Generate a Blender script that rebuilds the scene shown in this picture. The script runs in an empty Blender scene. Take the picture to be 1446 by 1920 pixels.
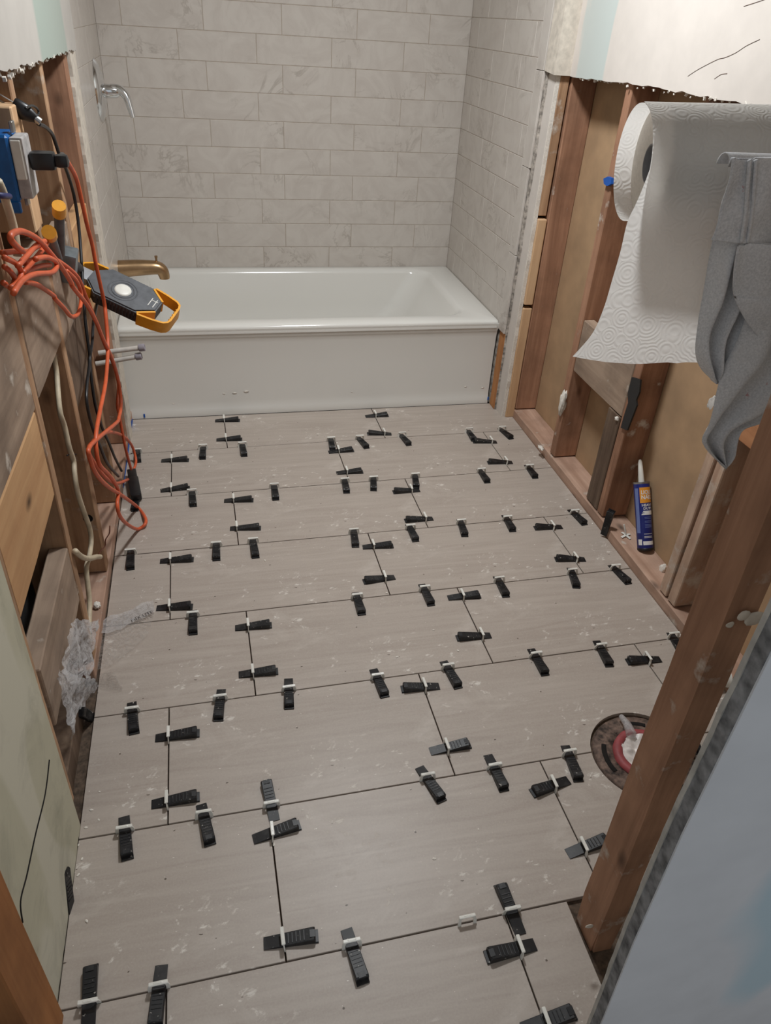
import bpy, bmesh, math, random
from mathutils import Vector, Matrix, noise
from mathutils.geometry import tessellate_polygon
random.seed(7)
S = bpy.context.scene
COL = S.collection
# ---------------------------------------------------------------- camera
W, H, F = 1446.0, 1920.0, 1370.86
CP = Vector((-0.11052, -2.51381, 1.37959))
CM = Matrix(((0.9752887, 0.0742539, -0.2080826), (-0.2135115, 0.5588542, -0.8013082), (0.0567875, 0.8259348, 0.5608983)))
cam = bpy.data.cameras.new('camera'); co = bpy.data.objects.new('camera', cam); COL.objects.link(co)
cam.sensor_fit = 'VERTICAL'; cam.sensor_height = 36.0; cam.lens = F / H * 36.0
cam.clip_start = 0.02
co.matrix_world = Matrix.Translation(CP) @ CM.to_4x4()
S.camera = co
def at(x, y, ax, v):
    """point of the room seen at a pixel of the photograph, on the real plane X, Y or Z = v"""
    i = 'XYZ'.index(ax)
    d = CM @ Vector(((x - W / 2) / F, -(y - H / 2) / F, -1.0))
    return CP + d * ((v - CP[i]) / d[i])
# ---------------------------------------------------------------- world, lights, exposure
wd = bpy.data.worlds.new('world'); S.world = wd; wd.use_nodes = True
wd.node_tree.nodes['Background'].inputs[0].default_value = (0.90, 0.95, 1.0, 1)
wd.node_tree.nodes['Background'].inputs[1].default_value = 0.47
S.view_settings.view_transform = 'Standard'; S.view_settings.look = 'None'
S.view_settings.gamma = 1.0; S.view_settings.use_curve_mapping = False
S.view_settings.exposure = 0.0
LP = Vector((0.38, -0.56, 2.17))
la = bpy.data.lights.new('ceiling_lamp_light', 'AREA'); la.shape = 'DISK'; la.size = 0.26
la.energy = 27.5; la.color = (.94, 0.975, 1.0)
lo = bpy.data.objects.new('ceiling_lamp_light', la); COL.objects.link(lo); lo.location = LP
# ---------------------------------------------------------------- helpers
def lin(c):
    return tuple(((v / 255.0) / 12.92 if v / 255.0 <= 0.04045 else ((v / 255.0 + 0.055) / 1.055) ** 2.4) for v in c) + (1.0,)
class Mat:
    def __init__(s, name, rough=0.6, metal=0.0, spec=0.5):
        s.m = bpy.data.materials.new(name); s.m.use_nodes = True; s.t = s.m.node_tree; s.n = s.t.nodes
        s.b = s.n['Principled BSDF']; s.b.inputs['Roughness'].default_value = rough
        s.b.inputs['Metallic'].default_value = metal; s.b.inputs['Specular IOR Level'].default_value = spec
        s._v = None
    def l(s, a, b): s.t.links.new(a, b)
    def vec(s, scale=(1, 1, 1), rnd=True, rot=(0, 0, 0)):
        tc = s.n.new('ShaderNodeTexCoord'); mp = s.n.new('ShaderNodeMapping')
        mp.inputs['Scale'].default_value = scale; mp.inputs['Rotation'].default_value = rot
        if rnd:
            oi = s.n.new('ShaderNodeObjectInfo'); ad = s.n.new('ShaderNodeVectorMath'); ad.operation = 'ADD'
            mu = s.n.new('ShaderNodeMath'); mu.operation = 'MULTIPLY'; mu.inputs[1].default_value = 37.0
            s.l(oi.outputs['Random'], mu.inputs[0]); s.l(mu.outputs[0], ad.inputs[1]); s.l(tc.outputs['Object'], ad.inputs[0])
            s.l(ad.outputs[0], mp.inputs[0])
        else:
            s.l(tc.outputs['Object'], mp.inputs[0])
        return mp.outputs[0]
    def noise(s, v, scale=5, detail=4, rough=.55, dist=0):
        t = s.n.new('ShaderNodeTexNoise'); t.inputs['Scale'].default_value = scale; t.inputs['Detail'].default_value = detail
        t.inputs['Roughness'].default_value = rough; t.inputs['Distortion'].default_value = dist
        s.l(v, t.inputs['Vector']); return t.outputs['Fac']
    def ramp(s, fac, stops):
        r = s.n.new('ShaderNodeValToRGB'); e = r.color_ramp.elements
        while len(e) < len(stops): e.new(0.5)
        for k, (p, c) in enumerate(stops):
            e[k].position = p; e[k].color = c if len(c) == 4 and max(c) <= 1.0 else lin(c)
        s.l(fac, r.inputs[0]); return r.outputs[0]
    def mix(s, f, a, b, mode='MIX'):
        m = s.n.new('ShaderNodeMix'); m.data_type = 'RGBA'; m.blend_type = mode
        for k, v in ((0, f), (6, a), (7, b)):
            if isinstance(v, (int, float)): m.inputs[k].default_value = v
            elif isinstance(v, tuple): m.inputs[k].default_value = v
            else: s.l(v, m.inputs[k])
        return m.outputs[2]
    def bump(s, h, strength=.3, dist=.002):
        b = s.n.new('ShaderNodeBump'); b.inputs['Strength'].default_value = strength; b.inputs['Distance'].default_value = dist
        s.l(h, b.inputs['Height']); s.l(b.outputs[0], s.b.inputs['Normal'])
    def color(s, c):
        if isinstance(c, tuple): s.b.inputs['Base Color'].default_value = c
        else: s.l(c, s.b.inputs['Base Color'])
        return s
BW = ((0, (0, 0, 0, 1)), (1, (1, 1, 1, 1)))
def mask(M_, v, scale, lo, hi, detail=5, rough=.6, dist=0):
    return M_.ramp(M_.noise(v, scale, detail, rough, dist), ((lo, (0, 0, 0, 1)), (hi, (1, 1, 1, 1))))
def plain(name, c, rough=.6, metal=0, var=.12, bump=.1, scale=40, spec=.5):
    m = Mat(name, rough, metal, spec); v = m.vec()
    n = m.noise(v, scale, 3)
    c0 = lin(tuple(max(0, x * (1 - var)) for x in c)); c1 = lin(tuple(min(255, x * (1 + var)) for x in c))
    m.color(m.ramp(n, ((.3, c0), (.7, c1))))
    if bump: m.bump(n, bump, .001)
    return m.m
def wood(name, light, dark, axis=2, knots=True, splash=0.0, rough=.75, stain=0.5):
    m = Mat(name, rough, 0, .25)
    sc = [26, 26, 26]; sc[axis] = 1.6
    v = m.vec(tuple(sc)); g = m.noise(v, 1.0, 6, .62, .6)
    mid = tuple((a + b) / 2 for a, b in zip(light, dark))
    c = m.ramp(g, ((.28, lin(dark)), (.5, lin(mid)), (.74, lin(light))))
    v2 = m.vec((1, 1, 1)); big = m.noise(v2, 7, 4)
    c = m.mix(m.ramp(big, ((.42, (0, 0, 0, 1)), (.72, (stain, stain, stain, 1)))), c, lin(tuple(x * .62 for x in dark)))
    if knots:
        vo = m.n.new('ShaderNodeTexVoronoi'); vo.inputs['Scale'].default_value = 1.0
        ks = [9, 9, 9]; ks[axis] = 4.5
        m.l(m.vec(tuple(ks)), vo.inputs['Vector'])
        k = m.ramp(vo.outputs['Distance'], ((.0, (1, 1, 1, 1)), (.14, (0, 0, 0, 1))))
        c = m.mix(k, c, lin(tuple(x * .38 for x in dark)))
    if splash:
        c = m.mix(mask(m, v2, 14, .68 - splash * .1, .74), c, lin((200, 190, 178)))
    m.color(c); m.bump(g, .35, .002)
    return m.m
def bm_box(bm, lo, hi, bev=0.0, mat=None, seg=1):
    r = bmesh.ops.create_cube(bm, size=1.0); vs = r['verts']
    c = [(a + b) / 2 for a, b in zip(lo, hi)]; s = [abs(b - a) for a, b in zip(lo, hi)]
    for v in vs: v.co = Vector((c[0] + v.co.x * s[0], c[1] + v.co.y * s[1], c[2] + v.co.z * s[2]))
    if bev:
        es = {e for v in vs for e in v.link_edges}
        r2 = bmesh.ops.bevel(bm, geom=list(es), offset=min(bev, min(s) * .45), segments=seg, affect='EDGES', profile=.6)
        vs = list({v for f in r2['faces'] for v in f.verts} | {v for v in vs if v.is_valid})
    if mat is not None:
        for v in vs: v.co = mat @ v.co
    return vs
def part(name, bm, mat, parent=None, smooth=False, origin=None, ang=None):
    me = bpy.data.meshes.new(name)
    if origin is not None:
        o_ = Vector(origin)
        for v in bm.verts: v.co -= o_
    bmesh.ops.recalc_face_normals(bm, faces=bm.faces[:])
    bm.to_mesh(me); bm.free()
    if mat: me.materials.append(mat)
    if smooth:
        me.polygons.foreach_set('use_smooth', [True] * len(me.polygons))
        if ang: me.set_sharp_from_angle(angle=math.radians(ang))
    o = bpy.data.objects.new(name, me); COL.objects.link(o)
    if origin is not None: o.location = o_
    if parent: o.parent = parent
    return o
def tag(o, label=None, cat=None, group=None, kind=None):
    if label: o['label'] = label
    if cat: o['category'] = cat
    if group: o['group'] = group
    if kind: o['kind'] = kind
    return o
def empty(name, loc=(0, 0, 0), rot=None):
    o = bpy.data.objects.new(name, None); COL.objects.link(o); o.location = loc; o.empty_display_size = .02
    if rot: o.rotation_euler = rot
    return o
def box(name, lo, hi, mat, parent=None, bev=.002):
    bm = bmesh.new(); lo2 = [min(a, b) for a, b in zip(lo, hi)]; hi2 = [max(a, b) for a, b in zip(lo, hi)]
    bm_box(bm, lo2, hi2, bev)
    c = Vector(((lo2[0] + hi2[0]) / 2, (lo2[1] + hi2[1]) / 2, lo2[2]))
    return part(name, bm, mat, parent, origin=c)
def board(name, lo, hi, mat, parent=None, rag=.0015, seg=14):
    """a rough-sawn member: bevelled box, cut along its length and its vertices pushed about a little"""
    bm = bmesh.new(); bm_box(bm, lo, hi, .0025)
    s = [b - a for a, b in zip(lo, hi)]; ax = s.index(max(s))
    n = max(2, int(s[ax] / .07)); n = min(n, seg)
    for k in range(1, n):
        p = [0, 0, 0]; p[ax] = lo[ax] + s[ax] * k / n; no = [0, 0, 0]; no[ax] = 1
        bmesh.ops.bisect_plane(bm, geom=bm.verts[:] + bm.edges[:] + bm.faces[:], plane_co=p, plane_no=no)
    sd = random.random() * 50
    for v in bm.verts:
        q = noise.noise_vector(v.co * 9 + Vector((sd, sd, sd))) * rag; q[ax] = 0; v.co += q
    c = Vector(((lo[0] + hi[0]) / 2, (lo[1] + hi[1]) / 2, lo[2]))
    return part(name, bm, mat, parent, origin=c)
def slab(name, pts, ax, a, b, mat, parent=None, origin=None, bm=None):
    """2-D outline extruded along axis ax from a to b; pts are the other two coordinates in order"""
    own = bm is None
    if own: bm = bmesh.new()
    def mk(p, h):
        q = [0, 0, 0]; k = 0
        for i in range(3):
            if i == ax: q[i] = h
            else: q[i] = p[k]; k += 1
        return q
    va = [bm.verts.new(mk(p, a)) for p in pts]; vb = [bm.verts.new(mk(p, b)) for p in pts]
    n = len(pts)
    for i in range(n): bm.faces.new((va[i], va[(i + 1) % n], vb[(i + 1) % n], vb[i]))
    for tri in tessellate_polygon([[Vector((p[0], p[1], 0)) for p in pts]]):
        try:
            bm.faces.new([va[i] for i in tri]); bm.faces.new([vb[i] for i in tri])
        except ValueError: pass
    if own: return part(name, bm, mat, parent, origin=origin)
def jag(p, q, n, amp, sd=0):
    out = []
    d = Vector((q[0] - p[0], q[1] - p[1])); nn = Vector((-d.y, d.x)).normalized()
    for i in range(n + 1):
        t = i / n; a = amp * (noise.noise(Vector((t * 9, sd, 0))) * 1.2 + random.uniform(-.6, .6))
        if i in (0, n): a = 0
        out.append((p[0] + d.x * t + nn.x * a, p[1] + d.y * t + nn.y * a))
    return out
def catmull(P, k=6):
    P = [Vector(p) for p in P]; out = []
    if len(P) < 3: return P
    for i in range(len(P) - 1):
        a = P[max(i - 1, 0)]; b = P[i]; c = P[i + 1]; d = P[min(i + 2, len(P) - 1)]
        for j in range(k):
            t = j / k
            out.append(.5 * ((2 * b) + (c - a) * t + (2 * a - 5 * b + 4 * c - d) * t * t + (3 * b - a - 3 * c + d) * t ** 3))
    out.append(P[-1]); return out
def tube(bm, P, r, sides=10, k=6, smooth=True, taper=None, cap=True):
    Q = catmull(P, k) if smooth else [Vector(p) for p in P]
    up = Vector((0.13, .31, .94)); rings = []; n = len(Q)
    t0 = (Q[1] - Q[0]).normalized(); u = t0.cross(up).normalized()
    for i, p in enumerate(Q):
        t = (Q[min(i + 1, n - 1)] - Q[max(i - 1, 0)]).normalized()
        u = (u - t * u.dot(t)).normalized(); w = t.cross(u)
        rr = r if taper is None else r * (taper[0] + (taper[1] - taper[0]) * i / (n - 1))
        rings.append([bm.verts.new(p + (u * math.cos(a) + w * math.sin(a)) * rr) for a in [2 * math.pi * s / sides for s in range(sides)]])
    for i in range(n - 1):
        for s in range(sides):
            bm.faces.new((rings[i][s], rings[i][(s + 1) % sides], rings[i + 1][(s + 1) % sides], rings[i + 1][s]))
    if cap: bm.faces.new(rings[0][::-1]); bm.faces.new(rings[-1])
def lathe(bm, prof, mat=None, n=32, closed=False):
    """profile of (r, z) turned about z, then moved by mat"""
    rings = []
    for r, z in prof:
        if r < 1e-6: rings.append([bm.verts.new((0, 0, z))])
        else: rings.append([bm.verts.new((r * math.cos(2 * math.pi * s / n), r * math.sin(2 * math.pi * s / n), z)) for s in range(n)])
    pr = list(zip(rings, rings[1:])) + ([(rings[-1], rings[0])] if closed else [])
    for A, B in pr:
        for s in range(n):
            s2 = (s + 1) % n
            if len(A) == 1 and len(B) == 1: continue
            if len(A) == 1: bm.faces.new((A[0], B[s], B[s2]))
            elif len(B) == 1: bm.faces.new((A[s], A[s2], B[0]))
            else: bm.faces.new((A[s], A[s2], B[s2], B[s]))
    if mat is not None:
        for R_ in rings:
            for v in R_: v.co = mat @ v.co
def frame(o, z, x=None):
    """matrix at o whose z axis is z and whose x axis is near x"""
    z = Vector(z).normalized(); x = Vector(x) if x else Vector((1, 0, 0.01))
    y = z.cross(x).normalized(); x = y.cross(z)
    m = Matrix((x, y, z)).transposed().to_4x4(); m.translation = Vector(o); return m
def grid_mesh(bm, G, thick=0.0):
    V = [[bm.verts.new(p) for p in row] for row in G]
    fs = []
    for i in range(len(G) - 1):
        for j in range(len(G[0]) - 1):
            fs.append(bm.faces.new((V[i][j], V[i][j + 1], V[i + 1][j + 1], V[i + 1][j])))
    if thick:
        bmesh.ops.recalc_face_normals(bm, faces=fs)
        bmesh.ops.solidify(bm, geom=fs, thickness=thick)
def text_mesh(s, size, font_bold=False):
    cu = bpy.data.curves.new('lettering', 'FONT'); cu.body = s; cu.size = size; cu.resolution_u = 2
    if font_bold: cu.offset = size * .025
    cu.space_character = 1.0
    o = bpy.data.objects.new('lettering', cu); COL.objects.link(o)
    dg = bpy.context.evaluated_depsgraph_get(); me = bpy.data.meshes.new_from_object(o.evaluated_get(dg))
    bpy.data.objects.remove(o); bpy.data.curves.remove(cu); return me
# ---------------------------------------------------------------- materials
def floor_tile_mat():
    m = Mat('floor_tile_porcelain', .42, 0, .35); v = m.vec((1, 1, 1))
    w = m.noise(m.vec((2.2, 30, 2.2), rot=(0, 0, math.radians(14))), 1.0, 4, .55, 1.6)
    c = m.ramp(w, ((.3, lin((163, 151, 141))), (.7, lin((177, 166, 156)))))
    c = m.mix(m.ramp(m.noise(v, 260, 2), ((.35, (0, 0, 0, 1)), (.8, (.25, .25, .25, 1)))), c, lin((196, 186, 175)))
    v3 = m.vec((1, 1.5, 1), rnd=False)
    gate = mask(m, v3, 2.8, .44, .58, 2)
    spl = mask(m, v3, 26, .59, .66, 8, .7, .35)
    k = m.n.new('ShaderNodeMath'); k.operation = 'MULTIPLY'; m.l(gate, k.inputs[0]); m.l(spl, k.inputs[1])
    k2 = m.n.new('ShaderNodeMath'); k2.operation = 'MULTIPLY'; k2.inputs[1].default_value = .85; m.l(k.outputs[0], k2.inputs[0])
    c = m.mix(k2.outputs[0], c, lin((222, 216, 207)))
    fl = mask(m, v3, 85, .715, .735, 3)
    c = m.mix(fl, c, lin((226, 220, 212)))
    haze = m.ramp(m.noise(v3, 5.5, 6, .7, .8), ((.55, (0, 0, 0, 1)), (.85, (.5, .5, .5, 1))))
    c = m.mix(haze, c, lin((212, 205, 196)))
    dk = mask(m, v3, 47, .755, .77, 2)
    c = m.mix(dk, c, lin((95, 84, 74)))
    m.color(c)
    rr = m.ramp(k2.outputs[0], ((0, (.42, .42, .42, 1)), (1, (.8, .8, .8, 1)))); m.l(rr, m.b.inputs['Roughness'])
    m.bump(spl, .12, .0006); return m.m
def wall_tile_mat():
    m = Mat('wall_tile_marble_glaze', .33, 0, .4); v = m.vec((1, 1, 1))
    a = m.noise(v, 7, 6, .6, 2.2)
    c = m.ramp(a, ((.35, lin((192, 184, 176))), (.6, lin((201, 194, 186)))))
    vein = m.ramp(m.noise(v, 3.4, 5, .62, 3.0), ((.462, (0, 0, 0, 1)), (.494, (.8, .8, .8, 1)), (.502, (.8, .8, .8, 1)), (.53, (0, 0, 0, 1))))
    g = m.ramp(m.noise(v, 5, 2), ((.5, (0, 0, 0, 1)), (.68, (.62, .62, .62, 1))))
    k = m.mix(1.0, vein, g, 'MULTIPLY')
    c = m.mix(k, c, lin((148, 138, 128))); m.color(c)
    return m.m
def drywall_mat(name, base, patch=None, dirt=.3, bandy=None):
    m = Mat(name, .85, 0, .2); v = m.vec((1, 1, 1), rnd=False)
    n = m.noise(v, 12, 5)
    c = m.ramp(n, ((.3, lin(tuple(x * .96 for x in base))), (.7, lin(base))))
    if bandy:
        sx = m.n.new('ShaderNodeSeparateXYZ'); m.l(v, sx.inputs[0]); nz = m.noise(m.vec((3, 9, 1.2), rnd=False), 1.0, 3)
        ma = m.n.new('ShaderNodeMath'); ma.operation = 'MULTIPLY_ADD'; ma.inputs[1].default_value = .16; m.l(nz, ma.inputs[0]); m.l(sx.outputs[1], ma.inputs[2])
        mr = m.n.new('ShaderNodeMapRange'); mr.inputs[1].default_value = bandy[0]; mr.inputs[2].default_value = bandy[1]; m.l(ma.outputs[0], mr.inputs[0])
        c = m.mix(m.ramp(mr.outputs[0], ((0, (0, 0, 0, 1)), (.04, (1, 1, 1, 1)), (.93, (.85, .85, .85, 1)), (.99, (0, 0, 0, 1)))), c, lin(patch))
    elif patch: c = m.mix(mask(m, m.vec((1, 1.6, .55), rnd=False), 3.1, .52, .56, 2, .4, .4), c, lin(patch))
    if dirt:
        d = m.ramp(m.noise(v, 5, 7, .7, 2), ((.5, (0, 0, 0, 1)), (.8, (dirt, dirt, dirt, 1)))); c = m.mix(d, c, lin(tuple(x * .6 for x in base)))
    m.color(c); m.bump(m.noise(v, 60, 5), .12, .001); return m.m
M_tile = floor_tile_mat(); M_wt = wall_tile_mat()
M_bed = plain('thinset_bed', (84, 70, 58), .95, var=.25, bump=.5, scale=90)
M_grout = plain('wall_grout', (168, 156, 143), .9, var=.08)
M_dryR = drywall_mat('painted_drywall_right', (214, 206, 198), (190, 198, 194), 0, (-.09, .14))
M_dryL = drywall_mat('painted_drywall_left', (186, 181, 174), (160, 170, 161), 0, (-.38, .06))
M_old = drywall_mat('old_stained_drywall', (194, 190, 168), (202, 198, 180), .45)
M_blue = drywall_mat('primed_door_wall', (204, 206, 209), (176, 194, 202), 0)
M_core = plain('gypsum_core', (222, 216, 206), .95, var=.06, bump=.5, scale=160)
M_plaster = plain('crumbly_plaster', (204, 195, 182), .95, var=.07, bump=.8, scale=45)
M_thin = plain('grey_thinset', (150, 143, 135), .95, var=.35, bump=1.0, scale=60)
M_edge = plain('mottled_grey_edge', (112, 112, 112), .9, var=.3, bump=.6, scale=60)
M_edge2 = plain('pale_edge_layer', (172, 168, 160), .9, var=.1, bump=.3)
M_kraft = plain('brown_drywall_back', (170, 140, 108), .9, var=.06, bump=.1, scale=9)
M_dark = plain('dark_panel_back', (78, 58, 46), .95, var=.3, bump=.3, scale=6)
M_void = plain('cavity_shade', (22, 18, 16), 1, var=.3, bump=0)  # near-black colour painted in for the shade inside openings
M_grey = plain('grey_backside_panel', (128, 118, 106), .9, var=.1, bump=.2, scale=12)
M_st = wood('old_red_brown_stud', (192, 148, 120), (138, 100, 78), 2, splash=.4)
M_stD = wood('dark_brown_stud', (128, 92, 70), (78, 50, 38), 2)
M_stE = wood('tan_stud_edge', (204, 168, 134), (150, 114, 86), 2, splash=.8)
M_osb = wood('speckled_stud', (206, 180, 158), (158, 124, 104), 2, splash=1.2)
M_post = wood('worn_post', (186, 144, 116), (136, 100, 78), 2, splash=.7)
M_grw = wood('grey_weathered_board_long', (180, 158, 138), (134, 114, 98), 1, splash=.5)
M_grz = wood('grey_weathered_board_upright', (136, 116, 98), (84, 66, 54), 2)
M_yel = wood('yellow_pine_board', (208, 168, 124), (180, 136, 96), 1, stain=.2)
M_pin = wood('clean_pine_block', (220, 186, 148), (196, 156, 118), 2, knots=False, stain=.1)
M_orng = wood('orange_wood_strip', (198, 142, 92), (164, 108, 66), 2, knots=False, stain=.3)
M_plate = wood('dusty_sole_plate', (204, 172, 152), (162, 128, 108), 1, splash=.6)
M_black = plain('black_plastic', (26, 26, 28), .38, var=.25, bump=.1, scale=30)
def wedge_mat():
    m = Mat('black_wedge_plastic', .42, 0, .4); v = m.vec((1, 1, 1))
    c = m.mix(mask(m, v, 130, .66, .72, 4), lin((27, 27, 29)), lin((190, 184, 176)))
    c = m.mix(m.ramp(m.noise(v, 40, 5), ((.5, (0, 0, 0, 1)), (.8, (.35, .35, .35, 1)))), c, lin((96, 94, 92)))
    m.color(c); return m.m
M_wedge = wedge_mat()
M_clip = plain('white_clip_plastic', (226, 224, 216), .35, var=.03, bump=0)
M_tub = Mat('glossy_white_enamel', .16, 0, .5).color(lin((221, 219, 213))).m
M_apron = M_tub
M_chrome = Mat('chrome', .12, 1.0).color((.78, .80, .82, 1)).m
M_bronze = plain('brushed_bronze', (176, 146, 112), .32, 1.0, .06, 0, 20)
M_or = plain('orange_cord_jacket', (206, 92, 52), .45, var=.06, bump=0)
M_nm = plain('cream_cable_jacket', (196, 182, 156), .5, var=.08, bump=.1)
M_lgrey = plain('lamp_grey_rubber', (84, 86, 90), .55, var=.12, bump=.2)
M_lblk = plain('lamp_black_rubber', (44, 45, 48), .5, var=.2, bump=.2)
M_lyel = plain('lamp_yellow_plastic', (226, 158, 40), .4, var=.04, bump=0)
M_white = plain('white_plastic', (222, 220, 212), .4, var=.03, bump=0)
M_pvc = plain('pale_pvc_pipe', (206, 200, 192), .4, var=.05, bump=0)
M_cap = plain('grey_violet_pipe_cap', (158, 152, 160), .5, var=.05, bump=0)
M_boxb = plain('blue_electrical_box', (16, 92, 160), .4, var=.08, bump=0)
M_metal = plain('zinc_metal', (170, 170, 168), .4, 1, .1, 0)
M_lbl = plain('navy_tube_print', (30, 42, 120), .35, var=.03, bump=0)
M_lbl2 = plain('pale_blue_tube_print', (110, 126, 180), .35, var=.03, bump=0)
M_lorg = plain('orange_tube_print', (224, 150, 48), .35, var=.02, bump=0)
M_lwht = plain('white_tube_print', (228, 228, 226), .35, var=.02, bump=0)
M_tape = plain('blue_tape', (18, 84, 170), .6, var=.05, bump=0)
M_tapek = plain('black_tape', (24, 24, 26), .5, var=.1, bump=.1)
M_iron = plain('rusty_iron_ring', (84, 70, 62), .8, .2, .6, 1.0, 60)
M_red = plain('red_rubber_ring', (146, 66, 68), .6, var=.1, bump=.1)
def paper_mat():
    m = Mat('quilted_paper', .9, 0, .15); v = m.vec((1, 1, 1), rnd=False)
    vo = m.n.new('ShaderNodeTexVoronoi'); vo.inputs['Scale'].default_value = 42; m.l(v, vo.inputs['Vector'])
    mu = m.n.new('ShaderNodeMath'); mu.operation = 'MULTIPLY'; mu.inputs[1].default_value = 36; m.l(vo.outputs['Distance'], mu.inputs[0])
    sn = m.n.new('ShaderNodeMath'); sn.operation = 'SINE'; m.l(mu.outputs[0], sn.inputs[0])
    m.bump(sn.outputs[0], .30, .0010)
    m.color(lin((240, 238, 234)))
    tr = m.n.new('ShaderNodeBsdfTranslucent'); tr.inputs[0].default_value = lin((244, 241, 237))
    m.l(m.b.inputs['Normal'].links[0].from_socket, tr.inputs['Normal']); mx = m.n.new('ShaderNodeMixShader'); mx.inputs[0].default_value = .5
    out = m.n['Material Output']; m.l(m.b.outputs[0], mx.inputs[1]); m.l(tr.outputs[0], mx.inputs[2]); m.l(mx.outputs[0], out.inputs[0])
    return m.m
M_paper = paper_mat()
M_paperS = plain('paper_roll_side', (226, 220, 210), .9, var=.03, bump=.3, scale=200)
M_core2 = plain('grey_cardboard_core', (140, 138, 138), .9, var=.06, bump=0)
def rag_mat():
    m = Mat('grey_cotton_knit', .95, 0, .1); v = m.vec((1, 1, 1), rnd=False)
    c = m.ramp(m.noise(v, 420, 2), ((.3, lin((188, 189, 191))), (.7, lin((214, 214, 215)))))
    c = m.mix(m.ramp(m.noise(v, 22, 5, .6, 1), ((.5, (0, 0, 0, 1)), (.75, (.5, .5, .5, 1)))), c, lin((206, 202, 199)))
    c = m.mix(mask(m, v, 70, .70, .74, 3), c, lin((190, 150, 150)))
    m.color(c); m.bump(m.noise(v, 500, 2), .3, .0006); return m.m
M_rag = rag_mat()
def film_mat(name, a, col, hi=.38):
    m = Mat(name, .25, 0, .6); v = m.vec((1, 1, 1), rnd=False)
    m.color(lin(col)); m.b.inputs['Roughness'].default_value = .3; m.bump(m.noise(v, 38, 5, .6, 2.0), .5, .004)
    tl = m.n.new('ShaderNodeBsdfTranslucent'); tl.inputs[0].default_value = lin(col); m2 = m.n.new('ShaderNodeMixShader'); m2.inputs[0].default_value = .45
    m.l(m.b.outputs[0], m2.inputs[1]); m.l(tl.outputs[0], m2.inputs[2])
    tp = m.n.new('ShaderNodeBsdfTransparent'); mx = m.n.new('ShaderNodeMixShader')
    cr = m.ramp(m.noise(v, 24, 5, .6, 3.0), ((.40, (a, a, a, 1)), (.52, (a + hi, a + hi, a + hi, 1)), (.60, (a, a, a, 1))))
    m.l(cr, mx.inputs[0]); m.l(tp.outputs[0], mx.inputs[1]); m.l(m2.outputs[0], mx.inputs[2])
    m.l(mx.outputs[0], m.n['Material Output'].inputs[0]); return m.m
M_film = film_mat('cloudy_plastic_film', .42, (226, 224, 224), .3)
M_film2 = film_mat('clear_plastic_film', .05, (224, 220, 216), .22)
M_ceil = plain('ceiling_paint', (214, 210, 204), .9, var=.02, bump=0)
M_hall = plain('hallway_floorboards', (120, 96, 72), .6, var=.1)
# ---------------------------------------------------------------- floor with large tiles
Y1, AX, DX, ROT = -0.04208, -0.30389, 0.20276, 0.01535
TW, TH = .6127, .3078
cr, sr = math.cos(ROT), math.sin(ROT)
floor = box('floor', (-.75, -2.20, -.05), (1.30, 1.05, -.011), M_bed, bev=0); floor['kind'] = 'structure'
FM = Matrix.Rotation(ROT, 4, 'Z')
def clip_poly(P, f):
    out = []
    for i in range(len(P)):
        a, b = P[i], P[(i + 1) % len(P)]; fa, fb = f(a), f(b)
        if fa >= 0: out.append(a)
        if fa * fb < 0:
            t = fa / (fa - fb); out.append((a[0] + (b[0] - a[0]) * t, a[1] + (b[1] - a[1]) * t))
    return out
HC, HR = (.785, -1.60), .124
dg = None
cut_bm = bmesh.new(); bmesh.ops.create_cone(cut_bm, cap_ends=True, segments=48, radius1=HR, radius2=HR, depth=.2)
cm_ = bpy.data.meshes.new('hole'); cut_bm.to_mesh(cm_); cut_bm.free()
cutter = bpy.data.objects.new('hole', cm_); COL.objects.link(cutter); cutter.location = (HC[0], HC[1], 0)
for k in range(0, 8):
    yt = Y1 - (k - 1) * TH - .0015; yb = yt - TH + .0030
    if k == 0: yt = .245
    if k == 7: yb = yt - .26
    base = AX if k % 2 else AX + DX - TW
    for n in range(-2, 5):
        xa = base + n * TW + .0015; xb = xa + TW - .0030
        P = [(xa, yb), (xb, yb), (xb, yt), (xa, yt)]
        P = [(p[0] * cr - p[1] * sr, p[0] * sr + p[1] * cr) for p in P]
        P = clip_poly(P, lambda p: p[0] + .459 - (p[1] < -.3) * .0 - .006 * (-p[1]))
        P = clip_poly(P, lambda p: .2262 - p[1])
        if len(P) < 3: continue
        if k == 7 or k == 8: P = clip_poly(P, lambda p: .463 - p[0])
        else: P = clip_poly(P, lambda p: 1.094 - p[0])
        if len(P) < 3: continue
        if max(p[0] for p in P) - min(p[0] for p in P) < .02: continue
        bm = bmesh.new()
        f = bm.faces.new([bm.verts.new((p[0], p[1], 0)) for p in P])
        r = bmesh.ops.extrude_face_region(bm, geom=[f])
        for g in r['geom']:
            if isinstance(g, bmesh.types.BMVert): g.co.z -= .0105
        tz = random.uniform(-.0003, .0003)
        for v in bm.verts: v.co.z += tz
        te = [e for e in bm.edges if all(v.co.z > -.005 for v in e.verts)]
        bmesh.ops.bevel(bm, geom=te, offset=.0007, segments=1, affect='EDGES')
        cx = sum(p[0] for p in P) / len(P); cy = sum(p[1] for p in P) / len(P)
        o = part('tile', bm, M_tile, floor, origin=(cx, cy, -.0105)); o.location -= floor.location
        if abs(cx - HC[0]) < .45 and abs(cy - HC[1]) < .30:
            md = o.modifiers.new('b', 'BOOLEAN'); md.object = cutter; md.operation = 'DIFFERENCE'; md.solver = 'EXACT'
            bpy.context.view_layer.update()
            g_ = bpy.context.evaluated_depsgraph_get(); nm = bpy.data.meshes.new_from_object(o.evaluated_get(g_))
            o.modifiers.clear(); o.data = nm
bpy.data.objects.remove(cutter)
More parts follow.
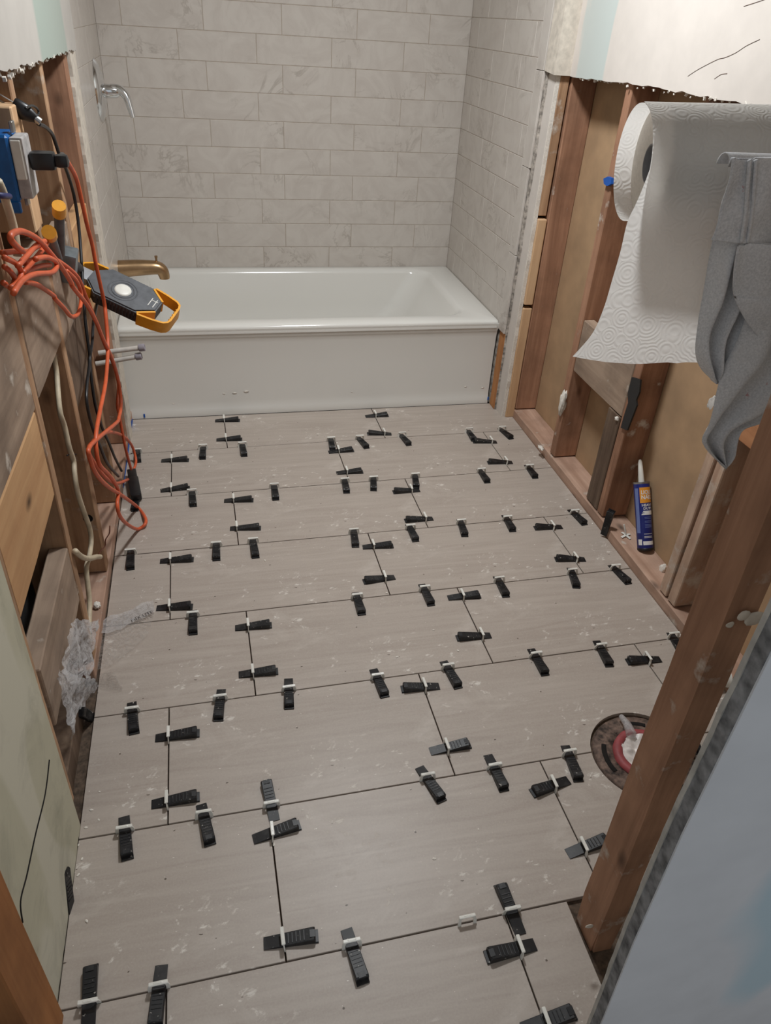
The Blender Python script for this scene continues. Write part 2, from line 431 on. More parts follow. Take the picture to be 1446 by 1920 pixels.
tag(box('floor', (-1.6, -4.2, -.06), (1.7, -2.20, -.012), M_hall, bev=0), kind='structure')
# ---------------------------------------------------------------- wall builders
def shell(name, lo, hi, mat):
    o = box(name, lo, hi, mat, bev=0); o['kind'] = 'structure'; return o
def adopt(root):
    for c in root.children: c.location -= root.location
# right wall
wr = shell('wall_right', (1.19, -2.0, 0), (1.205, 1.02, 2.3), M_kraft)
RX = 1.10
for y0, y1, m in ((.085, .125, M_st), (-.320, -.282, M_st), (-.722, -.684, M_st), (-1.130, -1.094, M_osb), (-1.176, -1.140, M_osb), (-1.49, -1.452, M_stE), (-1.90, -1.86, M_stE)):
    board('stud', (RX, y0, .038), (1.19, y1, 2.28), m, wr)
board('stud', (1.10, -.680, .038), (1.16, -.60, .385), M_grz, wr)['label'] = 'short grey weathered stud'
board('sole_plate', (RX - .004, -2.0, -.008), (1.19, .12, .034), M_plate, wr, seg=20)
board('blocking', (RX + .002, -.680, .388), (1.14, -.322, .570), M_grw, wr)
board('blocking', (RX + .002, -1.45, .58), (1.14, -1.180, .78), wood('tan_blocking', (198, 144, 104), (160, 108, 74), 1), wr)
pts = [(.125, 2.28), (-2.0, 2.28), (-2.0, 1.275)] + jag((-2.0, 1.275), (-.28, 1.258), 60, .006, 3)[1:] + jag((-.28, 1.258), (.125, 1.247), 12, .003, 5)[1:]
slab('drywall', pts, 0, 1.086, 1.099, M_dryR, wr)
# ragged gypsum along the torn edge, facing down
bm = bmesh.new()
for i in range(70):
    y = random.uniform(-1.6, .1); z = 1.247 + (.125 - y) * .013 + random.uniform(-.003, .004)
    s = random.uniform(.0012, .0034); bm_box(bm, (-s, -s, -s), (s, s * 1.5, s), 0, Matrix.Translation((random.uniform(1.085, 1.10), y, z)) @ Matrix.Rotation(random.random() * 3, 4, 'X') @ Matrix.Rotation(random.random() * 3, 4, 'Y'))
o = part('torn_gypsum', bm, M_core, wr); o['kind'] = 'stuff'
adopt_later = [wr]
# layered strips at the end of the tub wall (right)
wer = shell('wall_alcove_right', (1.046, .10, 0), (1.060, 1.02, 2.28), M_dryR)
pts = [(.165, .0)] + jag((.165, 0), (.150, 2.28), 50, .006, 9)[1:] + [(.30, 2.28), (.30, 0)]
slab('mortar_layer', [(p[0], p[1]) for p in pts], 0, 1.038, 1.0458, M_thin, wer)
slab('plaster_edge', [(p[0], p[1]) for p in jag((.094, .0), (.094, 2.28), 70, .0035, 4)] + [(.12, 2.28), (.12, 0)], 0, 1.047, 1.0605, M_core, wer)
board('shim', (1.061, .088, .0), (1.098, .125, .47), M_pin, wer)
board('shim', (1.061, .084, .485), (1.096, .125, .80), M_pin, wer)
board('shim', (1.061, .094, .81), (1.094, .125, 1.25), M_stE, wer)
board('shim', (1.036, .166, .0), (1.046, .226, .335), M_orng, wer)['label'] = 'orange wood strip beside the tub'
slab('plaster_return', jag((.165, 1.257), (.165, 2.28), 20, .003, 2) + [(.08, 2.28), (.08, 1.25)], 0, 1.030, 1.086, M_plaster, wer)
# tiles: builder for all three alcove walls
ZW, XW, WD = .46164, -.17264, .10355
TLW, TLH = .3068, .1036
def tile_box(lo, hi, ax, mat, parent):
    bm = bmesh.new(); bm_box(bm, lo, hi, .0012)
    return part('tile', bm, mat, parent, origin=((lo[0] + hi[0]) / 2, (lo[1] + hi[1]) / 2, (lo[2] + hi[2]) / 2))
wb = shell('wall_back', (-.62, 1.0093, 0), (1.21, 1.03, 2.3), M_grout)
G = .0009
ZT = [ZW + (i) * TLH for i in range(-1, 17)]
for r in range(-1, 16):
    z0 = ZW + (r - 1) * TLH if r > -1 else None
for r in range(0, 17):
    z0 = ZW + (r - 1) * TLH + G; z1 = ZW + r * TLH - G
    if z1 > 2.26: break
    z0 = max(z0, .363)
    off = XW + (WD if r % 2 else 0)
    # the joint read at line r belongs to the course below it for r even and odd alike
    for n in range(-3, 6):
        x0 = off + n * TLW + G; x1 = x0 + TLW - 2 * G
        x0 = max(x0, -.470); x1 = min(x1, 1.030)
        if x1 - x0 < .012: continue
        tile_box((x0, 1.0082, z0), (x1, 1.0155, z1), 1, M_wt, wb)
box('grout_bed', (1.0311, .24, .34), (1.0379, 1.0, 2.28), M_grout, wer, 0)
# right alcove tiles, with upright trim tiles along the front edge
for r in range(0, 17):
    z0 = ZW + (r - 1) * TLH + G; z1 = ZW + r * TLH - G
    if z1 > 2.26: break
    z0 = max(z0, .350)
    off = 1.0 - (.10 if r % 3 == 0 else .2 if r % 3 == 1 else .305)
    ys = [1.008] + [off - k * TLW for k in range(0, 4) if off - k * TLW > .27] + [.238]
    for a, b in zip(ys, ys[1:]):
        tile_box((1.030, b + G, z0), (1.0375, a - G, z1), 0, M_wt, wer)
zt = [.337, .647, .955, 1.256, 1.56, 1.87, 2.18]
for i, (a, b) in enumerate(zip(zt, zt[1:])):
    tile_box((1.0285, .168 + (i % 2) * .004 - (i == 3) * .0, a + G), (1.0375, .236, b - G), 0, M_wt, wer)
# left alcove wall
wel = shell('wall_alcove_left', (-.50, .245, 0), (-.4711, 1.0, 2.28), M_grout)
for r in range(0, 17):
    z0 = ZW + (r - 1) * TLH + G; z1 = ZW + r * TLH - G
    if z1 > 2.26: break
    z0 = max(z0, .350)
    off = 1.0 - (.16 if r % 2 else .06)
    ys = [1.008] + [off - k * TLW for k in range(0, 4) if off - k * TLW > .30] + [.246]
    for a, b in zip(ys, ys[1:]):
        tile_box((-.478, b + .0005, z0 - .0004), (-.470, a - .0005, z1 + .0004), 0, M_wt, wel)
slab('plaster_edge', jag((.125, .0), (.135, 2.28), 60, .005, 14) + [(.205, 2.28), (.205, 0)], 0, -.476, -.459, M_plaster, wel)
slab('mortar_layer', [(.206, 0), (.206, 2.28), (.243, 2.28), (.243, 0)], 0, -.476, -.468, M_thin, wel)
slab('plaster_ridge', jag((.03, .0), (.035, 1.26), 50, .006, 24) + jag((.118, 1.26), (.118, 0), 50, .006, 29), 0, -.474, -.452, M_plaster, wel)
# left wall
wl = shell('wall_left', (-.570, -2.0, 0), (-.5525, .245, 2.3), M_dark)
LX = -.46
for y0, y1, m in ((-1.552, -1.514, M_stE), (-1.132, -1.094, M_stE), (-.782, -.744, M_stE), (-.424, -.388, M_stE), (-.032, .026, M_st)):
    board('stud', (-.5515, y0, .036), (LX, y1, 2.28), m, wl)
board('stud', (-.5515, -.741, .036), (LX - .006, -.712, .60), M_stE, wl)
board('sole_plate', (-.5515, -1.16, -.008), (LX + .001, .24, .034), M_plate, wl, seg=20)
board('blocking', (-.50, -1.093, .718), (LX + .001, -.784, .948), M_grw, wl)['label'] = 'grey brown wide board between studs'
board('blocking', (-.50, -1.513, .718), (LX + .001, -1.134, .955), M_grw, wl)['label'] = 'grey brown wide board between studs'
board('blocking', (-.50, -1.513, .520), (LX - .001, -1.134, .712), M_yel, wl)['label'] = 'yellow pine board'
board('blocking', (-.50, -.740, .690), (LX - .002, -.426, .90), M_grw, wl)
board('blocking', (-.51, -.740, .50), (LX - .01, -.426, .684), M_grz, wl)['label'] = 'dark weathered block'
board('blocking', (-.50, -.386, .60), (LX - .004, -.034, .862), M_yel, wl)
board('blocking', (-.50, -1.50, .235), (LX + .0, -1.134, .385), M_grw, wl)['label'] = 'grey topped block over the cavity'
board('blocking', (-.5515, -.86, .975), (LX + .010, -.784, 1.20), M_pin, wl)['label'] = 'clean new pine block'
box('cavity_board', (-.5524, -1.513, .0), (-.549, -1.134, .24), M_grey, wl, 0)
pts = [(.17, 2.28), (-2.0, 2.28), (-2.0, 1.262)] + jag((-2.0, 1.262), (-.85, 1.256), 40, .006, 31)[1:] + jag((-.85, 1.256), (.15, 1.247), 50, .005, 33)[1:]
slab('drywall', pts, 0, LX + .001, LX + .014, M_dryL, wl)
bm = bmesh.new()
for i in range(60):
    y = random.uniform(-1.0, .12); z = 1.249 + random.uniform(-.004, .004); s = random.uniform(.0012, .0034)
    bm_box(bm, (-s, -s, -s), (s, s * 1.5, s), 0, Matrix.Translation((random.uniform(-.459, -.446), y, z)) @ Matrix.Rotation(random.random() * 3, 4, 'X'))
o = part('torn_gypsum', bm, M_core, wl); o['kind'] = 'stuff'
# old stained drywall sheet near the door, two pieces with an open seam
seam = jag((-1.56, .245), (-1.82, .235), 18, .006, 41)
low = [(-1.556, .0)] + [(-1.556, .225)] + [(p[0], p[1] - .02) for p in seam[1:]] + [(-1.90, .21), (-1.90, .06)] + jag((-1.90, .05), (-1.556, .0), 20, .006, 44)[1:-1]
slab('old_drywall', [(-1.556, .0), (-1.556, 1.25), (-1.90, 1.25), (-1.90, -.005)] + jag((-1.90, -.005), (-1.556, 0), 24, .006, 44)[1:-1], 0, LX - .003, LX + .010, M_old, wl)
bm = bmesh.new()
tube(bm, [at(92, 1425, 'X', LX + .0102), at(84, 1490, 'X', LX + .0102), at(66, 1565, 'X', LX + .0102), at(50, 1640, 'X', LX + .0102), at(38, 1690, 'X', LX + .0102), at(42, 1730, 'X', LX + .0102)], .0016, 6, cap=True)
part('drywall_crack', bm, M_void, wl)
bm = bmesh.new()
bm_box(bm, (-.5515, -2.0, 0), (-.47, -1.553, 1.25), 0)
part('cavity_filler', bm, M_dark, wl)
# door jamb at the left, near the camera
jb = empty('trim_1', (-.45, -1.93, 0)); jb['kind'] = 'structure'
board('jamb_board', (-.475, -1.995, -.01), (-.437, -1.902, 2.05), wood('orange_door_trim', (176, 122, 76), (140, 90, 52), 2, knots=False), jb)
adopt(jb)
# near wall (door side): hallway-side boards left and right of the opening
wf = shell('wall_front', (.330, -2.189, -.0), (1.35, -2.172, 2.3), M_edge2)
EX = [(.318, 0), (.300, .363), (.289, .55), (.2825, .76), (.2825, 1.3), (.2825, 2.28)]
def ex_at(z):
    for (a, b), (c, d) in zip(EX, EX[1:]):
        if b <= z <= d: return a + (c - a) * (z - b) / (d - b)
def edge_line(off, n, amp): return [(ex_at(2.28 * i / n) + off + random.uniform(-amp, amp), 2.28 * i / n) for i in range(n + 1)]
slab('drywall', EX + [(1.35, 2.28), (1.35, 0)], 1, -2.1925, -2.1905, M_blue, wf)
slab('board_edge', edge_line(-.0005, 140, .0007) + [(.335, 2.28), (.335, 0)], 1, -2.1904, -2.1765, M_edge, wf)
slab('board_edge', edge_line(-.0012, 90, .0009) + [(.335, 2.28), (.335, 0)], 1, -2.1764, -2.1710, M_edge2, wf)
adopt_later += [wer, wb, wel, wl, wf]
wfl = shell('wall_front', (-1.2, -2.09, 0), (-.478, -2.0, 2.3), M_blue)
# the worn post in the doorway
bm = bmesh.new()
b0 = [Vector((.469, -1.912, -.008)), Vector((.471, -1.976, -.008)), Vector((.514, -1.976, -.008)), Vector((.512, -1.912, -.008))]
b1 = [Vector((.450, -1.905, 2.28)), Vector((.448, -1.950, 2.28)), Vector((.492, -1.950, 2.28)), Vector((.492, -1.905, 2.28))]
rings = []
for i in range(25):
    t = i / 24; rings.append([bm.verts.new(a.lerp(b, t) + noise.noise_vector(a.lerp(b, t) * 8) * .0015) for a, b in zip(b0, b1)])
for A, B in zip(rings, rings[1:]):
    for s in range(4): bm.faces.new((A[s], A[(s + 1) % 4], B[(s + 1) % 4], B[s]))
bm.faces.new(rings[0]); bm.faces.new(rings[-1])
long_e = [e for e in bm.edges if abs(e.verts[0].co.z - e.verts[1].co.z) > .05]
bmesh.ops.bevel(bm, geom=long_e, offset=.004, segments=2, affect='EDGES')
post = part('post', bm, M_post, origin=(.49, -1.945, -.008))
tag(post, 'worn reddish brown wooden post standing at the door opening beside the toilet drain', 'post')
bm = bmesh.new()
for (x, y, s) in ((1415, 1160, .014), (1105, 1737, .008), (1150, 1738, .009), (1370, 1172, .006), (1148, 1700, .004), (1395, 1155, .010)):
    p = at(x, y, 'Y', -1.972)
    bmesh.ops.create_icosphere(bm, subdivisions=2, radius=s, matrix=Matrix.Translation(p) @ Matrix.Diagonal((1, .16, .8, 1)))
for v in bm.verts: v.co += noise.noise_vector(v.co * 90) * .002
for f_ in []: pass
o = part('plaster_smear', bm, M_plaster, post, origin=tuple(post.location), smooth=True); o.location = (0, 0, 0); o['kind'] = 'stuff'
# ceiling and its lamp
ce = shell('ceiling', (-.62, -2.1, 2.3), (1.21, 1.03, 2.34), M_ceil)
cl = empty('ceiling_lamp', (LP.x, LP.y, 2.2))
bm = bmesh.new(); lathe(bm, [(0, 2.30), (.16, 2.30), (.165, 2.27), (.16, 2.215), (.15, 2.205), (.148, 2.21), (0, 2.215)], Matrix.Translation((LP.x, LP.y, 0)))
part('lamp_base', bm, M_white, cl, True, ang=40)
md = Mat('lit_diffuser', .5); md.b.inputs['Emission Color'].default_value = (1, .92, .82, 1); md.b.inputs['Emission Strength'].default_value = 6
bm = bmesh.new(); lathe(bm, [(0, 2.190), (.10, 2.192), (.14, 2.200), (.147, 2.210)], Matrix.Translation((LP.x, LP.y, 0)))
part('diffuser', bm, md.m, cl, True); adopt(cl)
tag(cl, 'round flat ceiling lamp with white rim above the middle of the room', 'lamp')
for w_ in adopt_later: adopt(w_)
# ---------------------------------------------------------------- bathtub
tub = empty('bathtub', (.28, .61, 0))
tag(tub, 'long white enamel bathtub with plain front apron set between tiled walls', 'bathtub')
X0, X1_, YF, YB, ZR = -.469, 1.029, .228, 1.0075, .372
def rrect(x0, y0, x1, y1, r, z, n=8):
    out = []
    for cx, cy, a0 in ((x1 - r, y1 - r, 0), (x0 + r, y1 - r, 90), (x0 + r, y0 + r, 180), (x1 - r, y0 + r, 270)):
        for i in range(n + 1):
            a = math.radians(a0 + 90 * i / n); out.append((cx + r * math.cos(a), cy + r * math.sin(a), z))
    return out
bm = bmesh.new()
L = [rrect(X0, YF + .0, X1_, YB, .012, ZR - .03), rrect(X0, YF, X1_, YB, .012, ZR - .010), rrect(X0 + .002, YF + .003, X1_ - .002, YB - .002, .014, ZR - .003), rrect(X0 + .008, YF + .012, X1_ - .008, YB - .008, .02, ZR),
     rrect(X0 + .070, YF + .075, X1_ - .105, YB - .040, .09, ZR - .001), rrect(X0 + .082, YF + .088, X1_ - .122, YB - .050, .09, ZR - .006), rrect(X0 + .090, YF + .097, X1_ - .135, YB - .056, .09, ZR - .022),
     rrect(X0 + .115, YF + .115, X1_ - .22, YB - .075, .10, ZR - .16), rrect(X0 + .145, YF + .13, X1_ - .31, YB - .09, .12, ZR - .27), rrect(X0 + .19, YF + .17, X1_ - .36, YB - .13, .12, ZR - .315), rrect(X0 + .30, YF + .25, X1_ - .5, YB - .22, .08, ZR - .322)]
R_ = [[bm.verts.new(p) for p in l] for l in L]; n = len(R_[0])
for A, B in zip(R_, R_[1:]):
    for s in range(n): bm.faces.new((A[s], A[(s + 1) % n], B[(s + 1) % n], B[s]))
bm.faces.new(R_[-1])
part('basin', bm, M_tub, tub, True)
bm = bmesh.new()
prof = [(.002, -.0, ), (.002, .020), (.006, .03), (.010, .06), (.013, .20), (.013, .30), (.009, .325), (.001, ZR - .028), (.0, ZR - .012), (.03, ZR - .014), (.03, 0)]
va = [bm.verts.new((X0 + .0005, YF + d - .0005, z)) for d, z in prof]; vb = [bm.verts.new((X1_ - .0005, YF + d - .0005, z)) for d, z in prof]
for i in range(len(prof)): j = (i + 1) % len(prof); bm.faces.new((va[i], va[j], vb[j], vb[i]))
bm.faces.new(va); bm.faces.new(vb)
part('apron', bm, M_apron, tub, True, ang=35)
bm = bmesh.new(); lathe(bm, [(0, .052), (.03, .052), (.034, .050), (.034, .045)], Matrix.Translation((-.12, .62, .001)))
part('drain', bm, M_chrome, tub, True, ang=40)
bm = bmesh.new()
for (x, y, s) in ((325, 757, .007), (335, 760, .005), (362, 764, .004), (440, 737, .010), (462, 734, .012), (420, 738, .006), (530, 767, .006), (555, 766, .006), (873, 725, .007), (905, 727, .008), (660, 735, .004), (300, 765, .003)):
    p = at(x, y, 'Y', YF + .009); bmesh.ops.create_icosphere(bm, subdivisions=1, radius=s, matrix=Matrix.Translation(p) @ Matrix.Diagonal((1, .15, .35, 1)))
part('mortar_spatter', bm, M_core, tub, True)['kind'] = 'stuff'
adopt(tub)
# ---------------------------------------------------------------- shower valve and spout
sv = empty('shower_valve', (-.47, .745, 1.09)); tag(sv, 'chrome shower valve with oval plate and curved lever on left tiled wall', 'faucet')
bm = bmesh.new(); lathe(bm, [(0, .026), (.030, .026), (.048, .023), (.070, .016), (.082, .008), (.087, 0)], Matrix.Translation((-.4695, .745, 1.09)) @ Matrix.Rotation(math.pi / 2, 4, 'Y') @ Matrix.Diagonal((1.18, .92, 1, 1)), 40)
part('escutcheon', bm, M_chrome, sv, True)
bm = bmesh.new(); lathe(bm, [(0, .062), (.017, .060), (.022, .05), (.024, .014), (.024, 0)], Matrix.Translation((-.455, .745, 1.09)) @ Matrix.Rotation(math.pi / 2, 4, 'Y'), 24)
tube(bm, [(-.42, .745, 1.095), (-.392, .742, 1.095), (-.372, .735, 1.078), (-.362, .725, 1.045), (-.354, .717, 1.008)], .017, 12, taper=(1.2, .5))
part('lever', bm, M_chrome, sv, True, ang=50); adopt(sv)
sp = empty('tub_spout', (-.47, .62, .45)); tag(sp, 'brushed bronze tub spout projecting over left end of the bathtub', 'faucet')
def spout_pt(x, y): return at(x, y, 'Y', .62)
bm = bmesh.new(); a = Vector((-.469, .60, .46)); 
tube(bm, [(-.469, .60, .482), (-.40, .60, .486), (-.36, .60, .487), (-.325, .60, .486), (-.306, .60, .476), (-.299, .60, .457), (-.298, .60, .443)], .027, 20, k=4, taper=(1.25, .74))
part('spout_body', bm, M_bronze, sp, True, ang=60)
bm = bmesh.new(); lathe(bm, [(0, .03), (.0045, .03), (.0045, .0)], Matrix.Translation((-.322, .60, .499)), 12); lathe(bm, [(0, .034), (.006, .034), (.0065, .028), (0, .026)], Matrix.Translation((-.322, .60, .499)), 12)
part('diverter_knob', bm, M_bronze, sp, True, ang=40); adopt(sp)
# ---------------------------------------------------------------- tile levelling spacers
SP = [('H',0,-0.101,0.179,-5,0.036),('H',0,-0.101,0.02,-4,0.038),('V',1,-0.425,-0.042,-86,0.027),('H',1,-0.304,-0.113,-5,0.036),('V',1,-0.19,-0.042,-93,0.016),('V',1,-0.045,-0.042,-89,0.014),('H',1,-0.304,-0.311,3,0.035),('V',2,-0.235,-0.35,-88,0.015),('H',2,-0.101,-0.409,-6,0.031),('V',2,0.042,-0.35,-92,0.014),('H',2,-0.101,-0.572,-7,0.021),('V',2,-0.415,-0.35,-92,0.001),('V',3,-0.419,-0.658,-88,0.021),('H',3,-0.304,-0.708,-4,0.03),('V',3,-0.168,-0.658,-92,0.026),('V',3,-0.056,-0.658,-89,0.014),('H',0,0.512,0.147,-2,0.041),('H',0,0.512,-0.011,172,0.031),('V',1,0.294,-0.042,-95,0.022),('H',1,0.309,-0.126,1,0.039),('V',1,0.407,-0.042,-80,0.017),('V',1,0.58,-0.042,-83,0.022),('V',1,0.861,-0.042,-93,0.023),('H',1,0.922,-0.13,172,0.025),('V',1,1.003,-0.042,-81,0.02),('H',1,0.309,-0.282,-3,0.036),('H',1,0.922,-0.292,174,0.028),('V',2,0.291,-0.35,-95,0.029),('V',2,0.395,-0.35,-102,0.029),('V',2,0.55,-0.35,-102,0.023),('H',2,0.512,-0.435,180,0.032),('V',2,0.804,-0.35,-91,0.023),('V',2,0.996,-0.35,-93,0.029),('H',2,0.512,-0.612,-180,0.029),('V',3,0.263,-0.658,-97,0.026),('V',3,0.45,-0.658,-90,0.026),('V',3,0.625,-0.658,-98,0.027),('V',3,0.787,-0.658,-94,0.029),('V',3,1.034,-0.658,-84,0.028),('H',3,0.922,-0.722,176,0.037),('H',3,0.309,-0.734,-5,0.033),('H',3,0.922,-0.897,171,0.035),('H',3,0.309,-0.893,-176,0.032),('V',4,0.211,-0.965,-90,0.025),('V',4,0.412,-0.965,-89,0.03),('H',4,0.512,-1.01,-4,0.042),('V',4,0.644,-0.965,-93,0.029),('V',4,0.882,-0.965,-104,0.031),('V',4,1.027,-0.965,-84,0.024),('H',3,-0.304,-0.919,-6,0.036),('V',4,-0.243,-0.965,-91,0.025),('H',4,-0.101,-1.032,-3,0.034),('H',4,-0.101,-1.202,-3,0.036),('V',5,-0.185,-1.273,-97,0.033),('V',5,-0.021,-1.273,-96,0.039),('V',5,-0.386,-1.273,-84,0.03),('H',5,-0.304,-1.361,-2,0.029),('H',5,-0.304,-1.53,0,0.033),('V',6,-0.232,-1.581,-81,0.033),('V',6,-0.095,-1.581,95,0.035),('H',6,-0.101,-1.643,8,0.038),('V',6,-0.386,-1.581,-83,0.034),('V',5,0.201,-1.273,-85,0.033),('H',5,0.309,-1.323,176,0.04),('V',5,0.387,-1.273,-84,0.028),('H',4,0.512,-1.174,177,0.029),('V',5,0.63,-1.273,-90,0.03),('V',5,0.819,-1.273,-96,0.028),('H',5,0.922,-1.338,176,0.041),('V',5,1.042,-1.273,-99,0.021),('H',5,0.309,-1.51,1,0.038),('V',6,0.245,-1.581,-75,0.036),('V',6,0.4,-1.581,-88,0.037),('V',6,0.583,-1.581,-97,0.028),('H',6,0.512,-1.649,-170,0.043),('H',6,0.512,-1.798,7,0.036),('V',7,0.016,-1.889,-83,0.033),('V',7,0.321,-1.889,94,0.042),('H',7,0.309,-1.953,-178,0.034),('H',7,0.309,-2.072,3,0.041),('H',6,-0.101,-1.854,-4,0.036),('V',7,-0.426,-1.889,92,0.036),('V',7,-0.315,-1.889,-95,0.038),('V',6,0.9,-1.581,-109,0.041)]
def wedge_mesh():
    bm = bmesh.new()
    # local: wedge lies along +x, thin tip at x = -0.036, thick end at x = 0.061, width in y
    w = .0108; P = [(-.036, .0015), (.053, .0150), (.056, .0130), (.056, .0035), (.0615, .0032), (.0615, 0), (-.036, 0)]
    rows = []
    for y, k in ((-w, 0), (-w + .0012, 1), (w - .0012, 1), (w, 0)):
        rows.append([bm.verts.new((x, y, z if (z < .003 or k) else z - .0012)) for x, z in P])
    n = len(P)
    for A, B in zip(rows, rows[1:]):
        for s in range(n): bm.faces.new((A[s], A[(s + 1) % n], B[(s + 1) % n], B[s]))
    bm.faces.new(rows[0]); bm.faces.new(rows[-1])
    for v in bm.verts:
        if v.co.x > .045: v.co.y *= 1.08
    # hollow heel
    bm_box(bm, (.046, -w * .6, .0149), (.0555, w * .6, .0153), 0)
    for i in range(6): bm_box(bm, (.0 + i * .007, -w * .8, .0069 + i * .00106), (.0015 + i * .007, w * .8, .0080 + i * .00106), 0)
    bm.normal_update(); me = bpy.data.meshes.new('wedge'); bmesh.ops.recalc_face_normals(bm, faces=bm.faces[:]); bm.to_mesh(me); bm.free(); me.materials.append(M_wedge); return me
def clip_mesh():
    bm = bmesh.new()
    out = [(-.0182, -.002), (-.0182, .009), (-.0160, .0165), (-.0115, .0205), (-.006, .0222), (.006, .0222), (.0115, .0205), (.0160, .0165), (.0182, .009), (.0182, -.002)]
    inn = [(-.0118, -.002), (-.0118, .009), (-.0115, .0125), (-.009, .0160), (-.005, .0172), (.005, .0172), (.009, .0160), (.0115, .0125), (.0118, .009), (.0118, -.002)]
    t = .0011; V = []
    for x in (-t, t): V.append(([bm.verts.new((x, y, z)) for y, z in out], [bm.verts.new((x, y, z)) for y, z in inn]))
    n = len(out)
    for s in range(n - 1):
        bm.faces.new((V[0][0][s], V[0][0][s + 1], V[0][1][s + 1], V[0][1][s])); bm.faces.new((V[1][0][s], V[1][0][s + 1], V[1][1][s + 1], V[1][1][s]))
        bm.faces.new((V[0][0][s], V[0][0][s + 1], V[1][0][s + 1], V[1][0][s])); bm.faces.new((V[0][1][s], V[0][1][s + 1], V[1][1][s + 1], V[1][1][s]))
    bm_box(bm, (-.0036, -.0160, .0186), (.0036, .0160, .0216), .0012)
    bmesh.ops.recalc_face_normals(bm, faces=bm.faces[:]); me = bpy.data.meshes.new('clip'); bm.to_mesh(me); bm.free(); me.materials.append(M_clip); return me
WM, KM = wedge_mesh(), clip_mesh()
ORD = ['', 'first', 'second', 'third', 'fourth', 'fifth', 'sixth', 'seventh', 'eighth', 'ninth']
rows_v = {}; rows_h = {}
for e in SP: (rows_v if e[0] == 'V' else rows_h).setdefault(e[1], []).append(e)
def lab(e):
    t, k, x, y = e[:4]
    if t == 'V':
        L_ = sorted(rows_v[k], key=lambda q: q[2]); i = L_.index(e) + 1; n = len(L_)
        w = 'leftmost' if i == 1 else 'rightmost' if i == n else ORD[i] + ' from left'
        return 'black wedge in white clip across the %s long joint from the tub, %s' % (ORD[k], w)
    xs = sorted({q[2] for q in rows_h[k]}); i = xs.index(x); same = sorted([q for q in rows_h[k] if q[2] == x], key=lambda q: -q[3])
    w = {1: ['only'], 2: ['left', 'right'], 3: ['left', 'middle', 'right']}[len(xs)][i]
    f = '' if len(same) == 1 else (', far one' if same.index(e) == 0 else ', near one')
    return 'black wedge in white clip over the %s short joint of tile row %s%s' % (w, ['one', 'two', 'three', 'four', 'five', 'six', 'seven', 'eight'][k], f)
for e in SP:
    t, k, x, y, ang, s = e
    wx, wy = x * cr - y * sr, x * sr + y * cr
    root = empty('leveling_spacer', (wx, wy, .0002), (0, 0, ROT))
    w = bpy.data.objects.new('wedge', WM); COL.objects.link(w); w.parent = root; w.rotation_euler = (0, 0, math.radians(ang))
    u = max(-.016, min(.016, s - .036)); w.location = (-u * math.cos(math.radians(ang)), -u * math.sin(math.radians(ang)), 0)
    c = bpy.data.objects.new('clip', KM); COL.objects.link(c); c.parent = root
    c.rotation_euler = (0, math.radians(random.uniform(-9, 9)) if t == 'V' else math.radians(random.uniform(-6, 6)), math.pi / 2 if t == 'V' else 0)
    tag(root, lab(e), 'tile spacer', 'tile leveling wedges on the floor joints')
# clip whose wedge is gone
p = at(876, 1733, 'Z', .0); o = bpy.data.objects.new('leveling_clip', KM); COL.objects.link(o); o.location = p; o.rotation_euler = (0, .25, math.pi / 2 + ROT)
tag(o, 'white plastic leveling clip without wedge on the nearest long joint', 'tile clip')
def loose_wedge(M_, label):
    w = bpy.data.objects.new('leveling_wedge', WM); COL.objects.link(w); w.matrix_world = M_; tag(w, label, 'tile wedge', 'loose leveling wedges'); return w
q = Vector((1.098, -.775, .034))
loose_wedge(frame(q + Vector((-.010, -.005, .010)), (-.7, -.55, .12), (.35, .25, .9)), 'loose black wedge leaning upright against the right sole plate below the taped stud')
p = at(131, 1700, 'X', -.452)
loose_wedge(frame((-.452, p.y, .012), (.9, -.1, .25), (-.2, .5, .75)), 'loose black wedge stuck upright in the gap beside the old drywall')
p = at(168, 1345, 'X', -.462)
loose_wedge(frame((-.462, p.y, .0), (.9, -.2, .2), (-.05, -.45, .88)), 'loose black wedge in the left gap below the plastic bag')
# ---------------------------------------------------------------- toilet drain
tf = empty('toilet_flange', (HC[0], HC[1], -.011)); tag(tf, 'rusty toilet flange ring with red seal in round tile cutout', 'drain flange')
T_ = Matrix.Translation((HC[0], HC[1], 0))
bm = bmesh.new(); lathe(bm, [(.118, -.0105), (.116, -.006), (.112, -.003), (.082, -.002), (.070, -.004), (.066, -.0105)], T_, 64)
for v in bm.verts: v.co += noise.noise_vector(v.co * 60) * .0016
part('flange_ring', bm, M_iron, tf, True)
bm = bmesh.new()
for a0, a1, r in ((150, 200, .092), (230, 275, .094), (330, 20, .092), (60, 100, .092)):
    if a1 < a0: a1 += 360
    P = [(HC[0] + r * math.cos(math.radians(a)), HC[1] + r * math.sin(math.radians(a)), -.0022) for a in range(a0, a1, 8)]
    bm = bmesh.new(); tube(bm, P, .006, 8, k=3)
    for v in bm.verts: v.co.z = -.0022 + (v.co.z + .0022) * .25
    part('bolt_slot', bm, M_void, tf, True)
bm = bmesh.new(); lathe(bm, [(.072, -.003), (.070, .006), (.060, .008), (.052, .004), (.050, -.010)], T_, 64)
for v in bm.verts: v.co += noise.noise_vector(v.co * 45) * .002
part('seal_ring', bm, M_red, tf, True)
bm = bmesh.new(); G_ = []
for i in range(25):
    row = []
    for j in range(25):
        u, v = i / 12 - 1, j / 12 - 1; a = max(abs(u), abs(v)); q = math.hypot(u, v) or 1; r = .054 * a
        x, y = r * u / q, r * v / q; z = .004 - .010 * (1 - a) + .012 * noise.noise(Vector((u * 2.4, v * 2.4, 3)))
        row.append((HC[0] + x, HC[1] + y, z))
    G_.append(row)
grid_mesh(bm, G_, .0)
